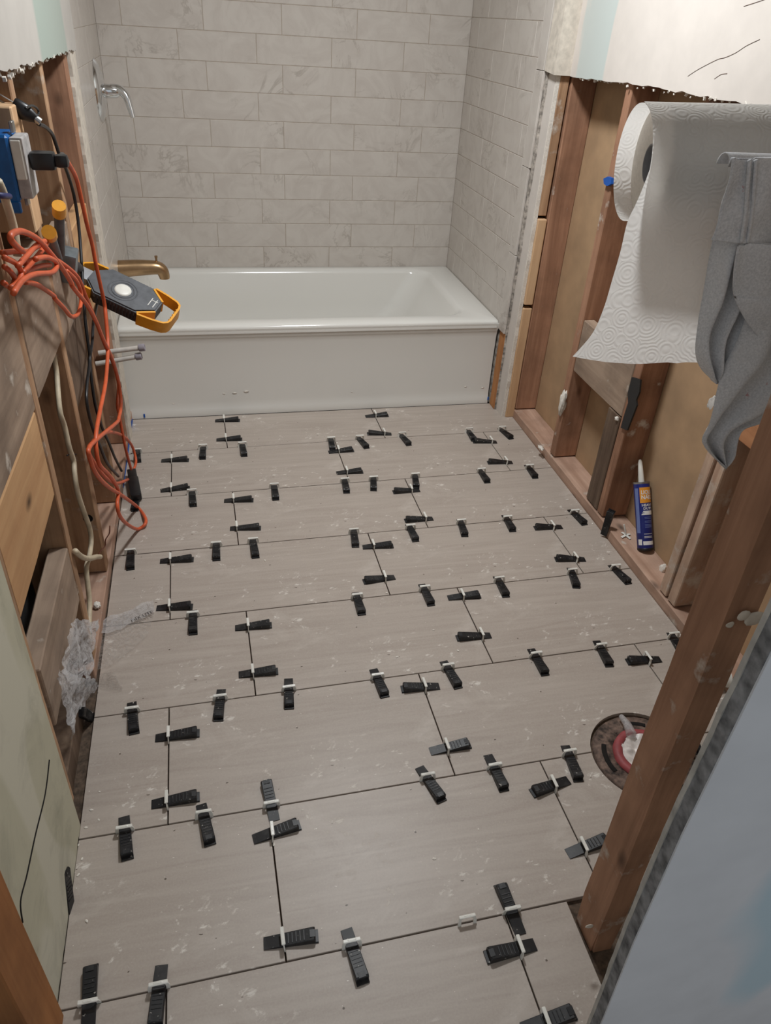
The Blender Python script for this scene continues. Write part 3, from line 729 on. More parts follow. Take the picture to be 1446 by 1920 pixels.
part('drain_plug_bag', bm, plain('crumpled_white_bag', (214, 206, 200), .4, var=.1, bump=1, scale=60), tf, True)
bm = bmesh.new(); P = [at(1164, 1342, 'Z', .012), at(1176, 1358, 'Z', .012), at(1184, 1378, 'Z', .012)]
tube(bm, P, .011, 8, taper=(.5, 1.2)); part('bag_tail', bm, M_film, tf, True)
adopt(tf)
# ---------------------------------------------------------------- paper towel roll, rod, rag
RC = Vector((.430, -1.615, 1.246)); RR = .0655
RM = Matrix.Translation(RC) @ Matrix.Rotation(math.radians(-11), 4, 'Z') @ Matrix.Rotation(math.radians(-2), 4, 'Y')
ROLLEND = .402 + .28
rod = empty('towel_rack', (1.0855, -1.72, 1.20)); tag(rod, 'wooden bracket with two rods holding the paper towels and the grey rag', 'rack')
bm = bmesh.new(); lathe(bm, [(0, 0), (.0125, 0), (.0125, .47), (0, .47)], RM @ Matrix.Translation((.18, 0, 0)) @ Matrix.Rotation(math.pi / 2, 4, 'Y'), 16)
part('roll_rod', bm, M_pin, rod, True, ang=40)
bm = bmesh.new(); lathe(bm, [(0, 0), (.009, 0), (.009, .60), (0, .60)], Matrix.Translation((.468, -1.745, 1.266)) @ Matrix.Rotation(math.pi / 2, 4, 'Y'), 16)
part('rag_rod', bm, M_pin, rod, True, ang=40)
bm = bmesh.new(); bm_box(bm, (1.055, -1.80, 1.20), (1.0855, -1.69, 1.32), .002); part('bracket', bm, M_pin, rod); adopt(rod)
roll = empty('paper_towel_roll', tuple(RC)); tag(roll, 'white quilted paper towel roll with its loose end hanging down at right', 'paper towels')
RT = RM @ Matrix.Rotation(math.pi / 2, 4, 'Y')
bm = bmesh.new(); lathe(bm, [(RR + .0006, -.022), (RR + .0006, .10), (RR, .279)], RT, 64)
part('outer_layer', bm, M_paper, roll, True)
bm = bmesh.new(); lathe(bm, [(.0225, .279), (RR - .0005, .279), (RR - .0005, .001), (RR - .003, .0), (.0225, 0.0)], RT, 64); part('rolled_paper', bm, M_paperS, roll, True, ang=40)
bm = bmesh.new(); lathe(bm, [(.0225, -.0005), (.0208, -.0005), (.0208, .279), (.0225, .279)], RT, 40, closed=True); part('core', bm, M_core2, roll, True, ang=40)
# hanging sheet: left outline follows the photograph, all on the sheet's own hanging plane
YS = RC.y - RR - .0015
LB = [(1221, 330), (1212, 350), (1198, 385), (1182, 420), (1168, 475), (1150, 530), (1132, 580), (1108, 625), (1070, 665)]
bm = bmesh.new(); G_ = []
NA = 14
for i in range(NA):
    a = math.radians(88 - 84 * i / (NA - 1)); r = RR + .0022
    G_.append([RM @ Vector((-.0225 + .30 * j / 30, -r * math.cos(a), r * math.sin(a))) for j in range(31)])
last = G_[-1]
LW = catmull([last[0]] + [at(x, y, 'Y', YS) for x, y in LB[1:]], 5)
zb = [(0, 0), (.06, -.004), (.14, -.008), (.25, -.009), (.4, -.002), (.6, .0), (.8, .002), (1, 0)]
for i, p in enumerate(LW[1:]):
    row = []; t = (i + 1) / (len(LW) - 1)
    for j in range(31):
        s = j / 30; q = last[30]
        x = p.x + (q.x - p.x) * s
        zz = p.z + (q.z - last[0].z) * s * (1 - t)
        for (a, b), (c, d) in zip(zb, zb[1:]):
            if a <= s <= c: zz += (b + (d - b) * (s - a) / (c - a)) * t * t
        y = last[0].y + (q.y - last[0].y) * s + .010 * t * math.sin(s * 6.0 + 1.0) - .016 * t * t * (1 - s) + .004 * math.sin(t * 5 + s * 3) * t
        row.append((x, y, zz))
    G_.append(row)
grid_mesh(bm, G_)
part('hanging_sheet', bm, M_paper, roll, True)
adopt(roll)
YR = -1.745
rag = empty('rag', (.55, YR, .88)); tag(rag, 'grey cotton t-shirt rag hanging over a rail in front of the paper towels', 'rag')
def drape(name, L_, R__, y0, folds, amp, top=False, ph=0.0, ny=34, nx=40, tilt=0.0, thick=.0015):
    """cloth hanging between a left and a right outline (pixels of the photo on the cloth's plane)"""
    A = catmull([at(x, y, 'Y', y0) for x, y in L_], 8); B = catmull([at(x, y, 'Y', y0) for x, y in R__], 8)
    bm = bmesh.new(); G_ = []
    if top:
        for i in range(8):
            a = math.pi * (1 - i / 7.0); row = []
            for j in range(nx + 1):
                p = A[0].lerp(B[0], j / nx)
                row.append((p.x, YR - .0105 * math.cos(a) * 1.0, 1.266 + .0115 * math.sin(a)))
            G_.append(row[:])
    for i in range(ny + 1):
        t = i / ny; a = A[int(t * (len(A) - 1))]; b = B[int(t * (len(B) - 1))]; row = []
        for j in range(nx + 1):
            s = j / nx; p = a.lerp(b, s); env = min(1, t * 3) if top else 1
            d = amp * env * (math.sin(s * folds * 6.283 + ph + t * 1.7) * .7 + .6 * noise.noise(Vector((s * 5, t * 3, ph))) * 1.4)
            row.append((p.x, p.y + d + tilt * t, p.z))
        G_.append(row)
    if top: G_ = G_[:8][::1] + G_[8:]
    grid_mesh(bm, G_)
    o = part(name, bm, M_rag, rag, True); md_ = o.modifiers.new('cloth', 'SOLIDIFY'); md_.thickness = thick; return o
drape('upper_fold', [(1372, 297), (1368, 330), (1360, 370), (1350, 410), (1341, 440), (1336, 452)], [(1590, 297), (1590, 360), (1590, 420), (1590, 470)], YR - .012, 2.2, .0045, True)
drape('left_lobe', [(1346, 448), (1336, 500), (1326, 560), (1316, 610), (1310, 650), (1313, 675), (1325, 700), (1338, 714)], [(1470, 452), (1440, 500), (1425, 560), (1408, 600), (1392, 630), (1378, 660), (1362, 690), (1342, 716)], YR + .004, 2.6, .014, False, 1.0)
drape('right_lobe', [(1384, 452), (1400, 500), (1408, 560), (1395, 620), (1380, 660), (1358, 700), (1340, 750), (1326, 790), (1312, 822), (1330, 850), (1355, 872)], [(1590, 452), (1600, 540), (1600, 620), (1590, 680), (1560, 720), (1500, 755), (1436, 790), (1395, 806), (1380, 830), (1372, 855), (1357, 874)], YR - .010, 2.0, .014, False, 2.2)
drape('inner_fold', [(1385, 460), (1378, 510), (1382, 560), (1400, 600), (1430, 640)], [(1590, 460), (1590, 510), (1590, 560), (1590, 610), (1590, 650)], YR - .022, 1.6, .006, False, .3)
bm = bmesh.new()
for x0 in (1400, 1412): tube(bm, [at(x0 + 6, 300, 'Y', YR - .0165), at(x0 + 2, 350, 'Y', YR - .0165), at(x0 - 2, 400, 'Y', YR - .0165), at(x0 - 10, 455, 'Y', YR - .0165)], .0022, 6)
part('seam', bm, M_rag, rag, True); adopt(rag)
# ---------------------------------------------------------------- adhesive tube
B0 = Vector((1.158, -.911, .036)); T0 = Vector((1.157, -.794, .217)) ; TD = (T0 - B0).normalized()
TL_, TR_ = .215, .0245
ct = empty('adhesive_tube', tuple(B0)); tag(ct, 'navy blue construction adhesive tube with white nozzle leaning on the right sole plate', 'adhesive tube')
TM = frame(B0, TD, (1, 0, 0))
def on_tube(name, bm, m, smooth=False, ang=None): return part(name, bm, m, ct, smooth, ang=ang)
bm = bmesh.new(); lathe(bm, [(0, .004), (.0235, .004), (TR_, .006), (TR_, TL_ - .003), (.0235, TL_ - .003), (0, TL_ - .003)], TM, 48); body_ = on_tube('tube_body', bm, M_lbl, True, 40)
bm = bmesh.new(); lathe(bm, [(0, 0), (.0238, 0), (.0252, .002), (.0252, .007), (TR_, .008)], TM, 48); on_tube('base_rim', bm, M_black, True, 40)
bm = bmesh.new(); lathe(bm, [(TR_, TL_ - .006), (.0255, TL_ - .004), (.0255, TL_), (.0235, TL_), (.021, TL_ - .003), (.010, TL_ - .003)], TM, 48); on_tube('top_rim', bm, M_metal, True, 40)
bm = bmesh.new(); lathe(bm, [(.0095, TL_ - .004), (.0090, TL_ + .004), (.0080, TL_ + .030), (.0062, TL_ + .062), (.0036, TL_ + .070), (0, TL_ + .0705)], TM, 24); on_tube('nozzle', bm, M_white, True, 50)
# direction on the tube that faces the camera
vd = TM.inverted().to_3x3() @ (CP - B0); A_CAM = math.atan2(vd.y, vd.x)
def wrapc(s, h, off=.0004):
    """s: distance round the tube to the right of the camera-facing line, h: height"""
    a = A_CAM + s / TR_; r = TR_ + off; return TM @ Vector((r * math.cos(a), r * math.sin(a), h))
def patch(name, s0, s1, h0, h1, m, off=.0003, slant=0.0):
    bm = bmesh.new(); n = 12
    lo_ = [bm.verts.new(wrapc(s0 + (s1 - s0) * i / n, h0, off)) for i in range(n + 1)]
    hi_ = [bm.verts.new(wrapc(s0 + slant + (s1 - s0 - slant) * i / n, h1, off)) for i in range(n + 1)]
    for i in range(n): bm.faces.new((lo_[i], lo_[i + 1], hi_[i + 1], hi_[i]))
    return part(name, bm, m, body_, True)
def words(s, size, s0, h0, m, wid=1.0, bold=True):
    me = text_mesh(s, size, bold); bm = bmesh.new(); bm.from_mesh(me); bpy.data.meshes.remove(me)
    bmesh.ops.triangulate(bm, faces=bm.faces[:])
    for v in bm.verts: v.co = wrapc(s0 + v.co.x * wid, h0 + v.co.y, .0007)
    return part('lettering', bm, m, body_)
patch('logo_panel', -.0075, .034, .150, .198, M_lorg)
words('LIQUID', .0175, -.0035, .177, M_lwht, .80); words('NAILS', .0175, -.0035, .1615, M_lwht, .86)
words('HEAVY', .0110, -.003, .139, M_lwht, 1.0); words('DUTY', .0110, .001, .1285, M_lwht, 1.0)
patch('white_band', -.006, .034, .112, .125, M_lwht, .0003, .007)
patch('white_box', -.005, .03, .018, .030, M_lwht); patch('barcode_box', -.0215, -.0085, .018, .036, M_lwht)
patch('print_panel', -.0245, -.0115, .056, .196, M_lbl2)
for h in (.104, .100, .092, .088, .081, .077, .073, .052, .044, .040):
    patch('print_line', .003 if h > .06 else -.001, .026, h, h + .0014, M_lbl2 if h > .06 else M_lwht)
adopt(ct)
# ---------------------------------------------------------------- small things on the right wall
def blob(name, P, r, mat, label, cat, seed=1, parent=None, squash=(1, 1, 1), sub=3, rough=.35):
    bm = bmesh.new(); bmesh.ops.create_icosphere(bm, subdivisions=sub, radius=r)
    for v in bm.verts:
        v.co += v.co.normalized() * noise.noise(v.co * (2.0 / r) + Vector((seed * 7, 0, 0))) * r * rough * 1.6
        v.co = Vector((v.co.x * squash[0], v.co.y * squash[1], v.co.z * squash[2])) + Vector(P)
    o = part(name, bm, mat, parent, True, origin=tuple(P))
    if label: tag(o, label, cat)
    return o
tg = empty('toggle_anchor', tuple(at(1174, 1003, 'Z', .034))); tag(tg, 'white plastic drywall anchor with spread wings on the right sole plate', 'wall anchor')
P0 = at(1174, 1003, 'Z', .040)
bm = bmesh.new()
for a in (20, 100, 200, 290): bm_box(bm, (0, -.004, -.001), (.020, .004, .001), .0005, Matrix.Translation(P0) @ Matrix.Rotation(math.radians(a), 4, 'Z') @ Matrix.Rotation(.15, 4, 'Y'))
part('wing', bm, M_clip, tg)
bm = bmesh.new(); tube(bm, [P0, P0 + Vector((-.006, .006, .020)), P0 + Vector((-.010, .012, .034))], .0026, 8); part('sleeve', bm, M_clip, tg, True); adopt(tg)
blob('plaster_drip', (1.093, -.312, .262), .030, M_core, 'dried white foam drip stuck low on the second stud of the right wall', 'foam', 3, None, (.35, .5, 1.5))
blob('plaster_chunk', (1.15, -.25, .040), .012, M_core, 'small white plaster lump on right sole plate in the second bay', 'debris', 5, None, (1, 1.6, .5))
blob('plaster_chunk', at(1243, 1068, 'X', 1.16), .014, M_core, 'white plaster chip lying behind the blue adhesive tube', 'debris', 6, None, (.6, .8, 1.6))
blob('plaster_chunk', (1.10, -.665, .375), .008, M_core, 'tiny white plaster bit under the blocking beside the taped stud', 'debris', 8, None, (1, 1, .8))
blob('plaster_chunk', at(1015, 840, 'Z', .040), .009, M_core, 'white plaster crumb at foot of the stud nearest the foam drip', 'debris', 9, None, (1, 2, .5))
blob('plaster_chunk', at(182, 1135, 'Z', .042), .009, M_core, 'white plaster chunk on left sole plate above the plastic bag', 'debris', 2, None, (1, 1.2, .8))
P = [at(x, y, 'X', 1.098) for x, y in ((1187, 707), (1203, 712), (1201, 735), (1195, 750), (1196, 760), (1178, 807), (1166, 802), (1172, 780), (1180, 755), (1179, 738))]
bm = bmesh.new(); slab('t', [(p.y, p.z) for p in P], 0, 1.094, 1.0995, None, bm=bm)
tag(part('black_tape', bm, M_tapek, origin=(1.096, P[0].y, P[5].z)), 'strip of black tape stuck on the third stud of the right wall', 'tape')
P = [at(x, y, 'X', 1.09) for x, y in ((1132, 335), (1140, 331), (1147, 334), (1146, 345), (1139, 349), (1133, 345))]
bm = bmesh.new(); slab('t', [(p.y, p.z) for p in P], 0, 1.089, 1.0985, None, bm=bm)
tag(part('blue_tape_scrap', bm, M_tape, origin=(1.094, P[0].y, P[0].z)), 'scrap of bright blue tape on second stud left of paper towels', 'tape')
for (x, y, h, l_) in ((915, 748, .010, 'blue tape mark at bottom right of the tub apron'), (271, 781, .012, 'blue tape mark at bottom left of the tub apron')):
    p = at(x, y, 'Y', YF + .0015); tag(box('tape_mark', (p.x - .003, YF - .0012, p.z - .004), (p.x + .003, YF + .001, p.z + h), M_tape, bev=.0005), l_, 'tape')
bm = bmesh.new()
for i in range(26):
    y = .10 + .0035 * i; 
slab('t', [(-.28, -.008), (.215, -.008), (.215, .010), (.12, .030), (-.06, .006), (-.28, .004)], 0, -.4578, -.4562, None, bm=bm)
tag(part('blue_tape_strip', bm, M_tape, origin=(-.457, 0, 0)), 'long blue tape strip along the left floor edge by the tub', 'tape')
blob('paper_scrap', at(1335, 755, 'Y', YR + .03), .007, M_paper, 'tiny white paper scrap peeking out beside the grey rag', 'paper', 4, None, (.8, .3, 1.3))
# water supply stub on the floor behind the post
ss = empty('supply_stub', (1.075, -1.44, 0)); tag(ss, 'white and brass water supply stub on the floor behind the post', 'pipe')
p = at(1385, 1248, 'Z', .03)
q = Vector((1.072, -1.44, .03)); bm = bmesh.new(); tube(bm, [(1.095, q.y, .035), (1.06, q.y, .035), (1.03, q.y - .004, .030)], .009, 12); part('pipe', bm, M_bronze, ss, True)
bm = bmesh.new(); lathe(bm, [(0, .006), (.012, .006), (.026, .002), (.027, 0)], frame((1.092, q.y, .036), (-1, 0, 0), (0, 1, 0)), 24); part('escutcheon', bm, M_white, ss, True); 
bm = bmesh.new(); bm_box(bm, (1.015, q.y - .014, .018), (1.035, q.y + .010, .042), .004); part('valve', bm, M_metal, ss); adopt(ss)
# ---------------------------------------------------------------- left wall: box, plugs, cords
eb = empty('electrical_box', (-.48, -.96, 1.07)); tag(eb, 'blue electrical box with outlet on the left wall above the pine block', 'electrical box')
bm = bmesh.new(); bm_box(bm, (-.525, -1.005, 1.062), (-.437, -.925, 1.172), .004); bm_box(bm, (-.46, -1.008, 1.045), (-.437, -.998, 1.066), .002, Matrix.Identity(4))
part('box_body', bm, M_boxb, eb)
bm = bmesh.new(); bm_box(bm, (-.4365, -.998, 1.068), (-.415, -.932, 1.168), .003, seg=2); part('outlet', bm, plain('grey_outlet', (176, 172, 170), .5, var=.15, bump=.4), eb)
bm = bmesh.new()
for z in (1.052, 1.172): bm_box(bm, (-.436, -.975, z), (-.430, -.955, z + .018), .001)
part('mounting_ear', bm, M_metal, eb)['kind'] = 'stuff'
bm = bmesh.new()
bm_box(bm, (-.436, -1.0, 1.10), (-.418, -.992, 1.165), .002)
part('outlet_cover_flap', bm, M_white, eb); adopt(eb)
# orange cord
def wallpts(L_, X=-.425, zmin=.006):
    out = []
    for q in L_:
        x, y = q[0], q[1]; xx = q[2] if len(q) > 2 else X; p = at(x, y, 'X', xx)
        if p.z < .034 and zmin < .03: p = at(x, y, 'Z', .014 if x > 226 else .034)
        elif p.z < zmin: p = at(x, y, 'Z', zmin)
        out.append(p)
    return out
oc = empty('extension_cord', tuple(at(120, 480, 'X', -.42))); tag(oc, 'tangled orange extension cord hanging down the left wall to the floor', 'extension cord')
CR = .0046
A1 = [(122, 297), (128, 306), (143, 335), (154, 380), (163, 421), (173, 459), (180, 496), (189, 537), (196, 570), (198, 590), (202, 640), (201, 682), (197, 723), (187, 773), (180, 815), (181, 848), (187, 872), (202, 888), (215, 905), (222, 922), (220, 943), (223, 963), (235, 980), (257, 992), (272, 983), (272, 970), (257, 950), (227, 928), (202, 912), (180, 888), (167, 855), (167, 840), (180, 825), (218, 793), (223, 783), (227, 757), (222, 715), (210, 673), (192, 633), (180, 603), (162, 570), (138, 540), (133, 529), (116, 502), (93, 473), (70, 448), (42, 434), (23, 438), (20, 448), (30, 461), (43, 471)]
A2 = [(251, 880), (255, 863), (247, 835), (230, 817), (207, 810), (187, 817), (170, 832), (166, 846), (177, 868), (193, 890), (207, 902), (222, 906), (240, 899)]
A3 = [(246, 880), (237, 847), (230, 813), (224, 780), (220, 757), (222, 717), (212, 682), (195, 643), (177, 595), (158, 548), (154, 536), (143, 516), (120, 496), (93, 482), (66, 486), (45, 494)]
A4 = [(25, 550), (42, 526), (66, 514), (96, 511), (106, 501), (103, 489), (86, 482), (66, 486)]
A5 = [(4, 474), (33, 471), (52, 472), (70, 462), (83, 456)]
A6 = [(8, 483), (30, 494), (40, 512), (34, 529), (20, 540)]
A7 = [(46, 529), (70, 534), (100, 554), (103, 560), (120, 578), (133, 593), (145, 590), (151, 573), (152, 550), (143, 526), (125, 508)]
A8 = [(33, 499), (50, 480), (68, 460), (84, 452)]; A9 = [(42, 512), (62, 490), (80, 468), (88, 456)]; A10 = [(8, 500), (20, 510), (28, 525), (20, 538), (6, 530)]
A11 = [(45, 512), (62, 503), (80, 498), (94, 497)]
bm = bmesh.new()
for k_, (L_, X) in enumerate(((A1, -.405), (A2, -.43), (A3, -.425), (A4, -.40), (A5, -.43), (A6, -.415), (A7, -.42), (A8, -.41), (A9, -.42), (A10, -.43), (A11, -.435))):
    tube(bm, wallpts(L_, X, .006 + .001 * (k_ % 3)), CR * (1.12 if k_ in (0,) else 1), 10, 5)
part('cord', bm, M_or, oc, True)
bm = bmesh.new(); p0 = at(62, 292, 'X', -.412); p1 = at(112, 292, 'X', -.352); p0 = Vector((-.414, -.962, 1.128)); p1 = Vector((-.350, -.962, 1.128))
bm_box(bm, (-.414, -.978, 1.112), (-.372, -.946, 1.142), .006, seg=2); bm_box(bm, (-.373, -.973, 1.116), (-.350, -.951, 1.138), .006, seg=2)
part('plug', bm, M_black, oc, True, ang=40)
a_, b_ = at(117, 291, 'X', -.395), at(125, 302, 'X', -.395)
bm = bmesh.new(); tube(bm, [a_, b_], .0062, 12, smooth=False); part('plug_collar', bm, M_metal, oc, True, ang=40)
s0, s1 = at(247, 884, 'Z', .018), at(256, 934, 'Z', .018)
bm = bmesh.new(); d = (s1 - s0); bm_box(bm, (-.015, 0, -.011), (.015, d.length, .012), .004, frame(s0, (0, 0, 1), (d.normalized().cross(Vector((0, 0, 1))))), seg=2)
bm_box(bm, (-.0175, d.length * .32, -.013), (.0175, d.length * .98, .014), .004, frame(s0, (0, 0, 1), (d.normalized().cross(Vector((0, 0, 1))))), seg=2)
part('socket', bm, M_black, oc, True, ang=40)
adopt(oc)
# black power cord with loose plug, and the lamp's cord
bc = empty('power_cord', tuple(at(40, 200, 'X', -.43))); tag(bc, 'black power cord with unplugged plug lying over the blue electrical box', 'power cord')
bm = bmesh.new(); tube(bm, wallpts([(72, 232), (85, 238), (97, 250), (104, 268), (112, 292), (121, 310), (136, 355), (144, 396), (149, 438), (152, 479), (154, 512), (156, 545), (158, 578), (162, 620), (168, 665), (167, 690), (163, 723), (163, 757), (173, 800), (187, 835), (202, 870), (222, 893)], -.44, .05), .0042, 10, 5); part('cord', bm, M_black, bc, True)
bm = bmesh.new(); pa, pb = at(24, 197, 'Y', -.80), at(70, 224, 'Y', -.80)
dd = (pb - pa); fm = frame(pa, dd, (1, 0, 0)); lathe(bm, [(0, 0), (.014, 0), (.016, .004), (.016, dd.length * .5), (.011, dd.length * .8), (.007, dd.length), (0, dd.length)], fm @ Matrix.Diagonal((1, .8, 1, 1)), 16)
part('plug', bm, M_black, bc, True, ang=50)
bm = bmesh.new(); tube(bm, [at(64, 220, 'Y', -.80), at(76, 229, 'Y', -.80)], .007, 12, smooth=False); part('strain_relief', bm, M_metal, bc, True, ang=40)
bm = bmesh.new()
for o_ in (-.005, .005): bm_box(bm, (o_ - .001, -.003, -.026), (o_ + .001, .003, .001), .0004, fm)
part('prong', bm, M_metal, bc)
bm = bmesh.new(); tube(bm, wallpts([(48, 203), (60, 198), (70, 204), (72, 214), (62, 217)], -.425), .0022, 8); part('finger_loop', bm, M_black, bc, True); adopt(bc)
# work light with spring clamp
wlt = empty('work_light', tuple(at(235, 545, 'Y', -.36))); tag(wlt, 'grey and yellow clamp-on work light sticking out from the left wall', 'work light')
CW = at(237, 545, 'Y', -.36)
U_ = Vector((.86, -.30, -.36)).normalized(); N_ = Vector((.15, -.38, .91)); N_ = (N_ - U_ * N_.dot(U_)).normalized(); V_ = N_.cross(U_)
LM = Matrix((U_, V_, N_)).transposed().to_4x4(); LM.translation = CW
def lprism(bm, P, z0, z1, bev=.003):
    va = [bm.verts.new((p[0], p[1], z0)) for p in P]; vb = [bm.verts.new((p[0], p[1], z1)) for p in P]; n = len(P)
    f1 = bm.faces.new(va[::-1]); f2 = bm.faces.new(vb); 
    for i in range(n): bm.faces.new((va[i], va[(i + 1) % n], vb[(i + 1) % n], vb[i]))
    bmesh.ops.bevel(bm, geom=[e for e in bm.edges if all(v in vb for v in e.verts)], offset=bev, segments=2, affect='EDGES')
hexa = [(-.105, -.022), (-.068, -.058), (.052, -.058), (.098, -.022), (.098, .022), (.052, .058), (-.068, .058), (-.105, .022)]
bm = bmesh.new(); lprism(bm, hexa, -.018, .0, .004)
for v in bm.verts: v.co = LM @ v.co
part('housing', bm, M_lgrey, wlt, True, ang=30)
bm = bmesh.new()
hx2 = [(x * .99, y * .985) for x, y in hexa]; lprism(bm, hx2, -.040, -.019, .001)
for i in range(13):
    for sy in (-1, 1): bm_box(bm, (-.062 + i * .0095, sy * .0575 - .002, -.038), (-.056 + i * .0095, sy * .0575 + .002, -.004), .0008)
for v in bm.verts: v.co = LM @ v.co
part('rubber_rim', bm, M_lblk, wlt, True, ang=30)
bm = bmesh.new(); lathe(bm, [(0, .004), (.018, .0035), (.022, .002), (.023, 0)], LM @ Matrix.Translation((-.008, -.004, 0)), 32); part('knob', bm, M_white, wlt, True)
bm = bmesh.new(); lathe(bm, [(.028, 0), (.029, .002), (.031, .002), (.032, 0)], LM @ Matrix.Translation((-.008, -.004, 0)), 40); lathe(bm, [(.037, 0), (.038, .0015), (.040, .0015), (.041, 0)], LM @ Matrix.Translation((-.008, -.004, 0)), 40); part('dial_ring', bm, M_lgrey, wlt, True)
bm = bmesh.new()
for x in (.070, .084): bm_box(bm, (x, -.016, 0), (x + .002, .018, .0012), 0, LM)
bm_box(bm, (.070, .008, 0), (.090, .010, .0013), 0, LM); part('printed_mark', bm, M_white, wlt)
def band(bm, P, w, z0, z1):
    """flat strap following points in the lamp plane"""
    n = len(P); o = []
    for i, p in enumerate(P):
        a = Vector(P[max(i - 1, 0)]); b = Vector(P[min(i + 1, n - 1)]); t = (b - a).normalized(); q = Vector((-t.y, t.x)) * w / 2; p = Vector(p)
        o.append([bm.verts.new(LM @ Vector((p.x + q.x, p.y + q.y, z))) for z in (z0, z1)] + [bm.verts.new(LM @ Vector((p.x - q.x, p.y - q.y, z))) for z in (z1, z0)])
    for A, B in zip(o, o[1:]):
        for s in range(4): bm.faces.new((A[s], A[(s + 1) % 4], B[(s + 1) % 4], B[s]))
    bm.faces.new(o[0]); bm.faces.new(o[-1])
bm = bmesh.new()
band(bm, [(.098, -.024), (.090, -.030), (.058, -.056), (.062, -.062), (.103, -.057), (.132, -.050), (.141, -.042), (.145, -.030), (.145, .030), (.141, .042), (.130, .050), (.100, .057), (.062, .062), (.058, .056), (.090, .030), (.098, .024)], .006, -.040, -.002)
for i in range(5): bm_box(bm, (.137, -.026 + i * .012, -.034), (.144, -.020 + i * .012, -.006), .002, LM)
part('handle', bm, M_lyel, wlt, True, ang=35)
bm = bmesh.new(); 
band(bm, [(-.078, .052), (-.118, .050), (-.140, .030), (-.138, .012)], .006, -.036, -.002); band(bm, [(-.078, -.052), (-.118, -.050), (-.140, -.030), (-.138, -.012)], .006, -.036, -.002)
part('yoke', bm, M_lyel, wlt, True, ang=35)
bm = bmesh.new(); bm_box(bm, (-.150, -.022, -.028), (-.104, .022, -.006), .005, LM, 2); part('swivel_neck', bm, plain('pale_grey_plastic', (150, 152, 156), .45, var=.05, bump=0), wlt, True, ang=35)
J = at(128, 492, 'X', -.445)
bm = bmesh.new(); NK = LM @ Vector((-.14, 0, -.018)); tube(bm, [NK, (NK + J) / 2 + Vector((.01, 0, .0)), J], .014, 12); part('swivel_arm', bm, M_lblk, wlt, True)
fmj = frame(J, (.25, -.1, 1), (1, 0, 0))
bm = bmesh.new(); bm_box(bm, (-.020, -.034, -.040), (.020, .030, .030), .006, fmj, 2); part('clamp_jaw', bm, plain('grey_clamp_metal', (120, 128, 132), .4, .5, .1, 0), wlt, True, ang=35)
for (bx, by, tx, ty) in ((103, 470, 111, 402), (98, 478, 94, 442)):
    b = at(bx + 10, by + 6, 'X', -.445); t = at(tx, ty, 'X', -.415)
    bm = bmesh.new(); tube(bm, [b, b.lerp(t, .5), t], .0105, 12, k=3); part('clamp_handle', bm, M_lgrey, wlt, True, ang=50)
    t2 = t + (t - b).normalized() * .030; bm = bmesh.new(); tube(bm, [t, t2], .0138, 14, smooth=False); part('handle_grip', bm, M_lyel, wlt, True, ang=50)
bm = bmesh.new(); tube(bm, [LM @ Vector((-.06, -.03, -.04))] + wallpts([(182, 570), (175, 607), (173, 640), (169, 677), (173, 723), (180, 765), (192, 803), (205, 832), (215, 857), (228, 883)], -.445, .05), .0040, 10, 5); part('cord', bm, M_black, wlt, True)
adopt(wlt)
# water stubs
for i, (a, b, lb) in enumerate((((185, 662), (272, 651), 'upper capped white supply pipe sticking out of the left wall by the tub'), ((180, 682), (266, 667), 'lower capped white supply pipe sticking out of the left wall by the tub'))):
    yy = -.045; r_ = empty('capped_pipe', tuple(at(b[0], b[1], 'Y', yy))); tag(r_, lb, 'pipe', 'capped supply pipes')
    pa, pb = at(a[0], a[1], 'Y', yy), at(b[0], b[1], 'Y', yy)
    d = (pb - pa).normalized(); bm = bmesh.new(); tube(bm, [pa, pb - d * .02], .0085, 14, smooth=False); part('pipe', bm, M_pvc, r_, True, ang=40)
    bm = bmesh.new(); lathe(bm, [(0, 0), (.0115, 0), (.0125, .002), (.0125, .019), (.0105, .021), (.0085, .020), (.0085, .012), (0, .012)], frame(pb - d * .021, d, (0, 0, 1)), 20); part('cap', bm, M_cap, r_, True, ang=40); adopt(r_)
# cables
cb = empty('cable', tuple(at(140, 850, 'X', -.49))); tag(cb, 'long cream electrical cable running down inside the left stud bay', 'cable')
bm = bmesh.new(); tube(bm, [at(x, y, 'X', -.482 + .018 * min(1, max(0, (y - 700) / 250))) for x, y in ((96, 640), (101, 668), (106, 700), (109, 740), (113, 775), (121, 800), (130, 840), (138, 865), (140, 890), (146, 925), (158, 962), (168, 990), (171, 1015), (167, 1045), (162, 1065), (165, 1100), (168, 1130), (167, 1170), (166, 1200))], .0062, 10); part('jacket', bm, M_nm, cb, True)
bm = bmesh.new(); tube(bm, [at(126, 854, 'X', -.477), at(134, 851, 'X', -.474), at(143, 852, 'X', -.477)], .0018, 6); part('staple', bm, M_black, cb, True); adopt(cb)
c2 = empty('cable_stub', tuple(at(150, 1040, 'X', -.46))); tag(c2, 'short cut cream cable with bare wire tied across the left stud', 'cable')
bm = bmesh.new(); tube(bm, [at(x, y, 'X', -.452) for x, y in ((141, 1033), (148, 1040), (158, 1046), (170, 1047), (181, 1044), (188, 1044))], .0066, 10); part('jacket', bm, M_nm, c2, True)
bm = bmesh.new(); tube(bm, [at(x, y, 'X', -.452) for x, y in ((184, 1042), (188, 1034), (197, 1024), (198, 1012), (205, 1000), (206, 986))], .0018, 6); part('bare_wire', bm, plain('copper_wire', (110, 62, 44), .5, .6, .1, 0), c2, True); adopt(c2)
c3 = empty('cable', tuple(at(20, 400, 'X', -.44))); tag(c3, 'cream cable leaving the pine block under the blue box, held by blue clip', 'cable')
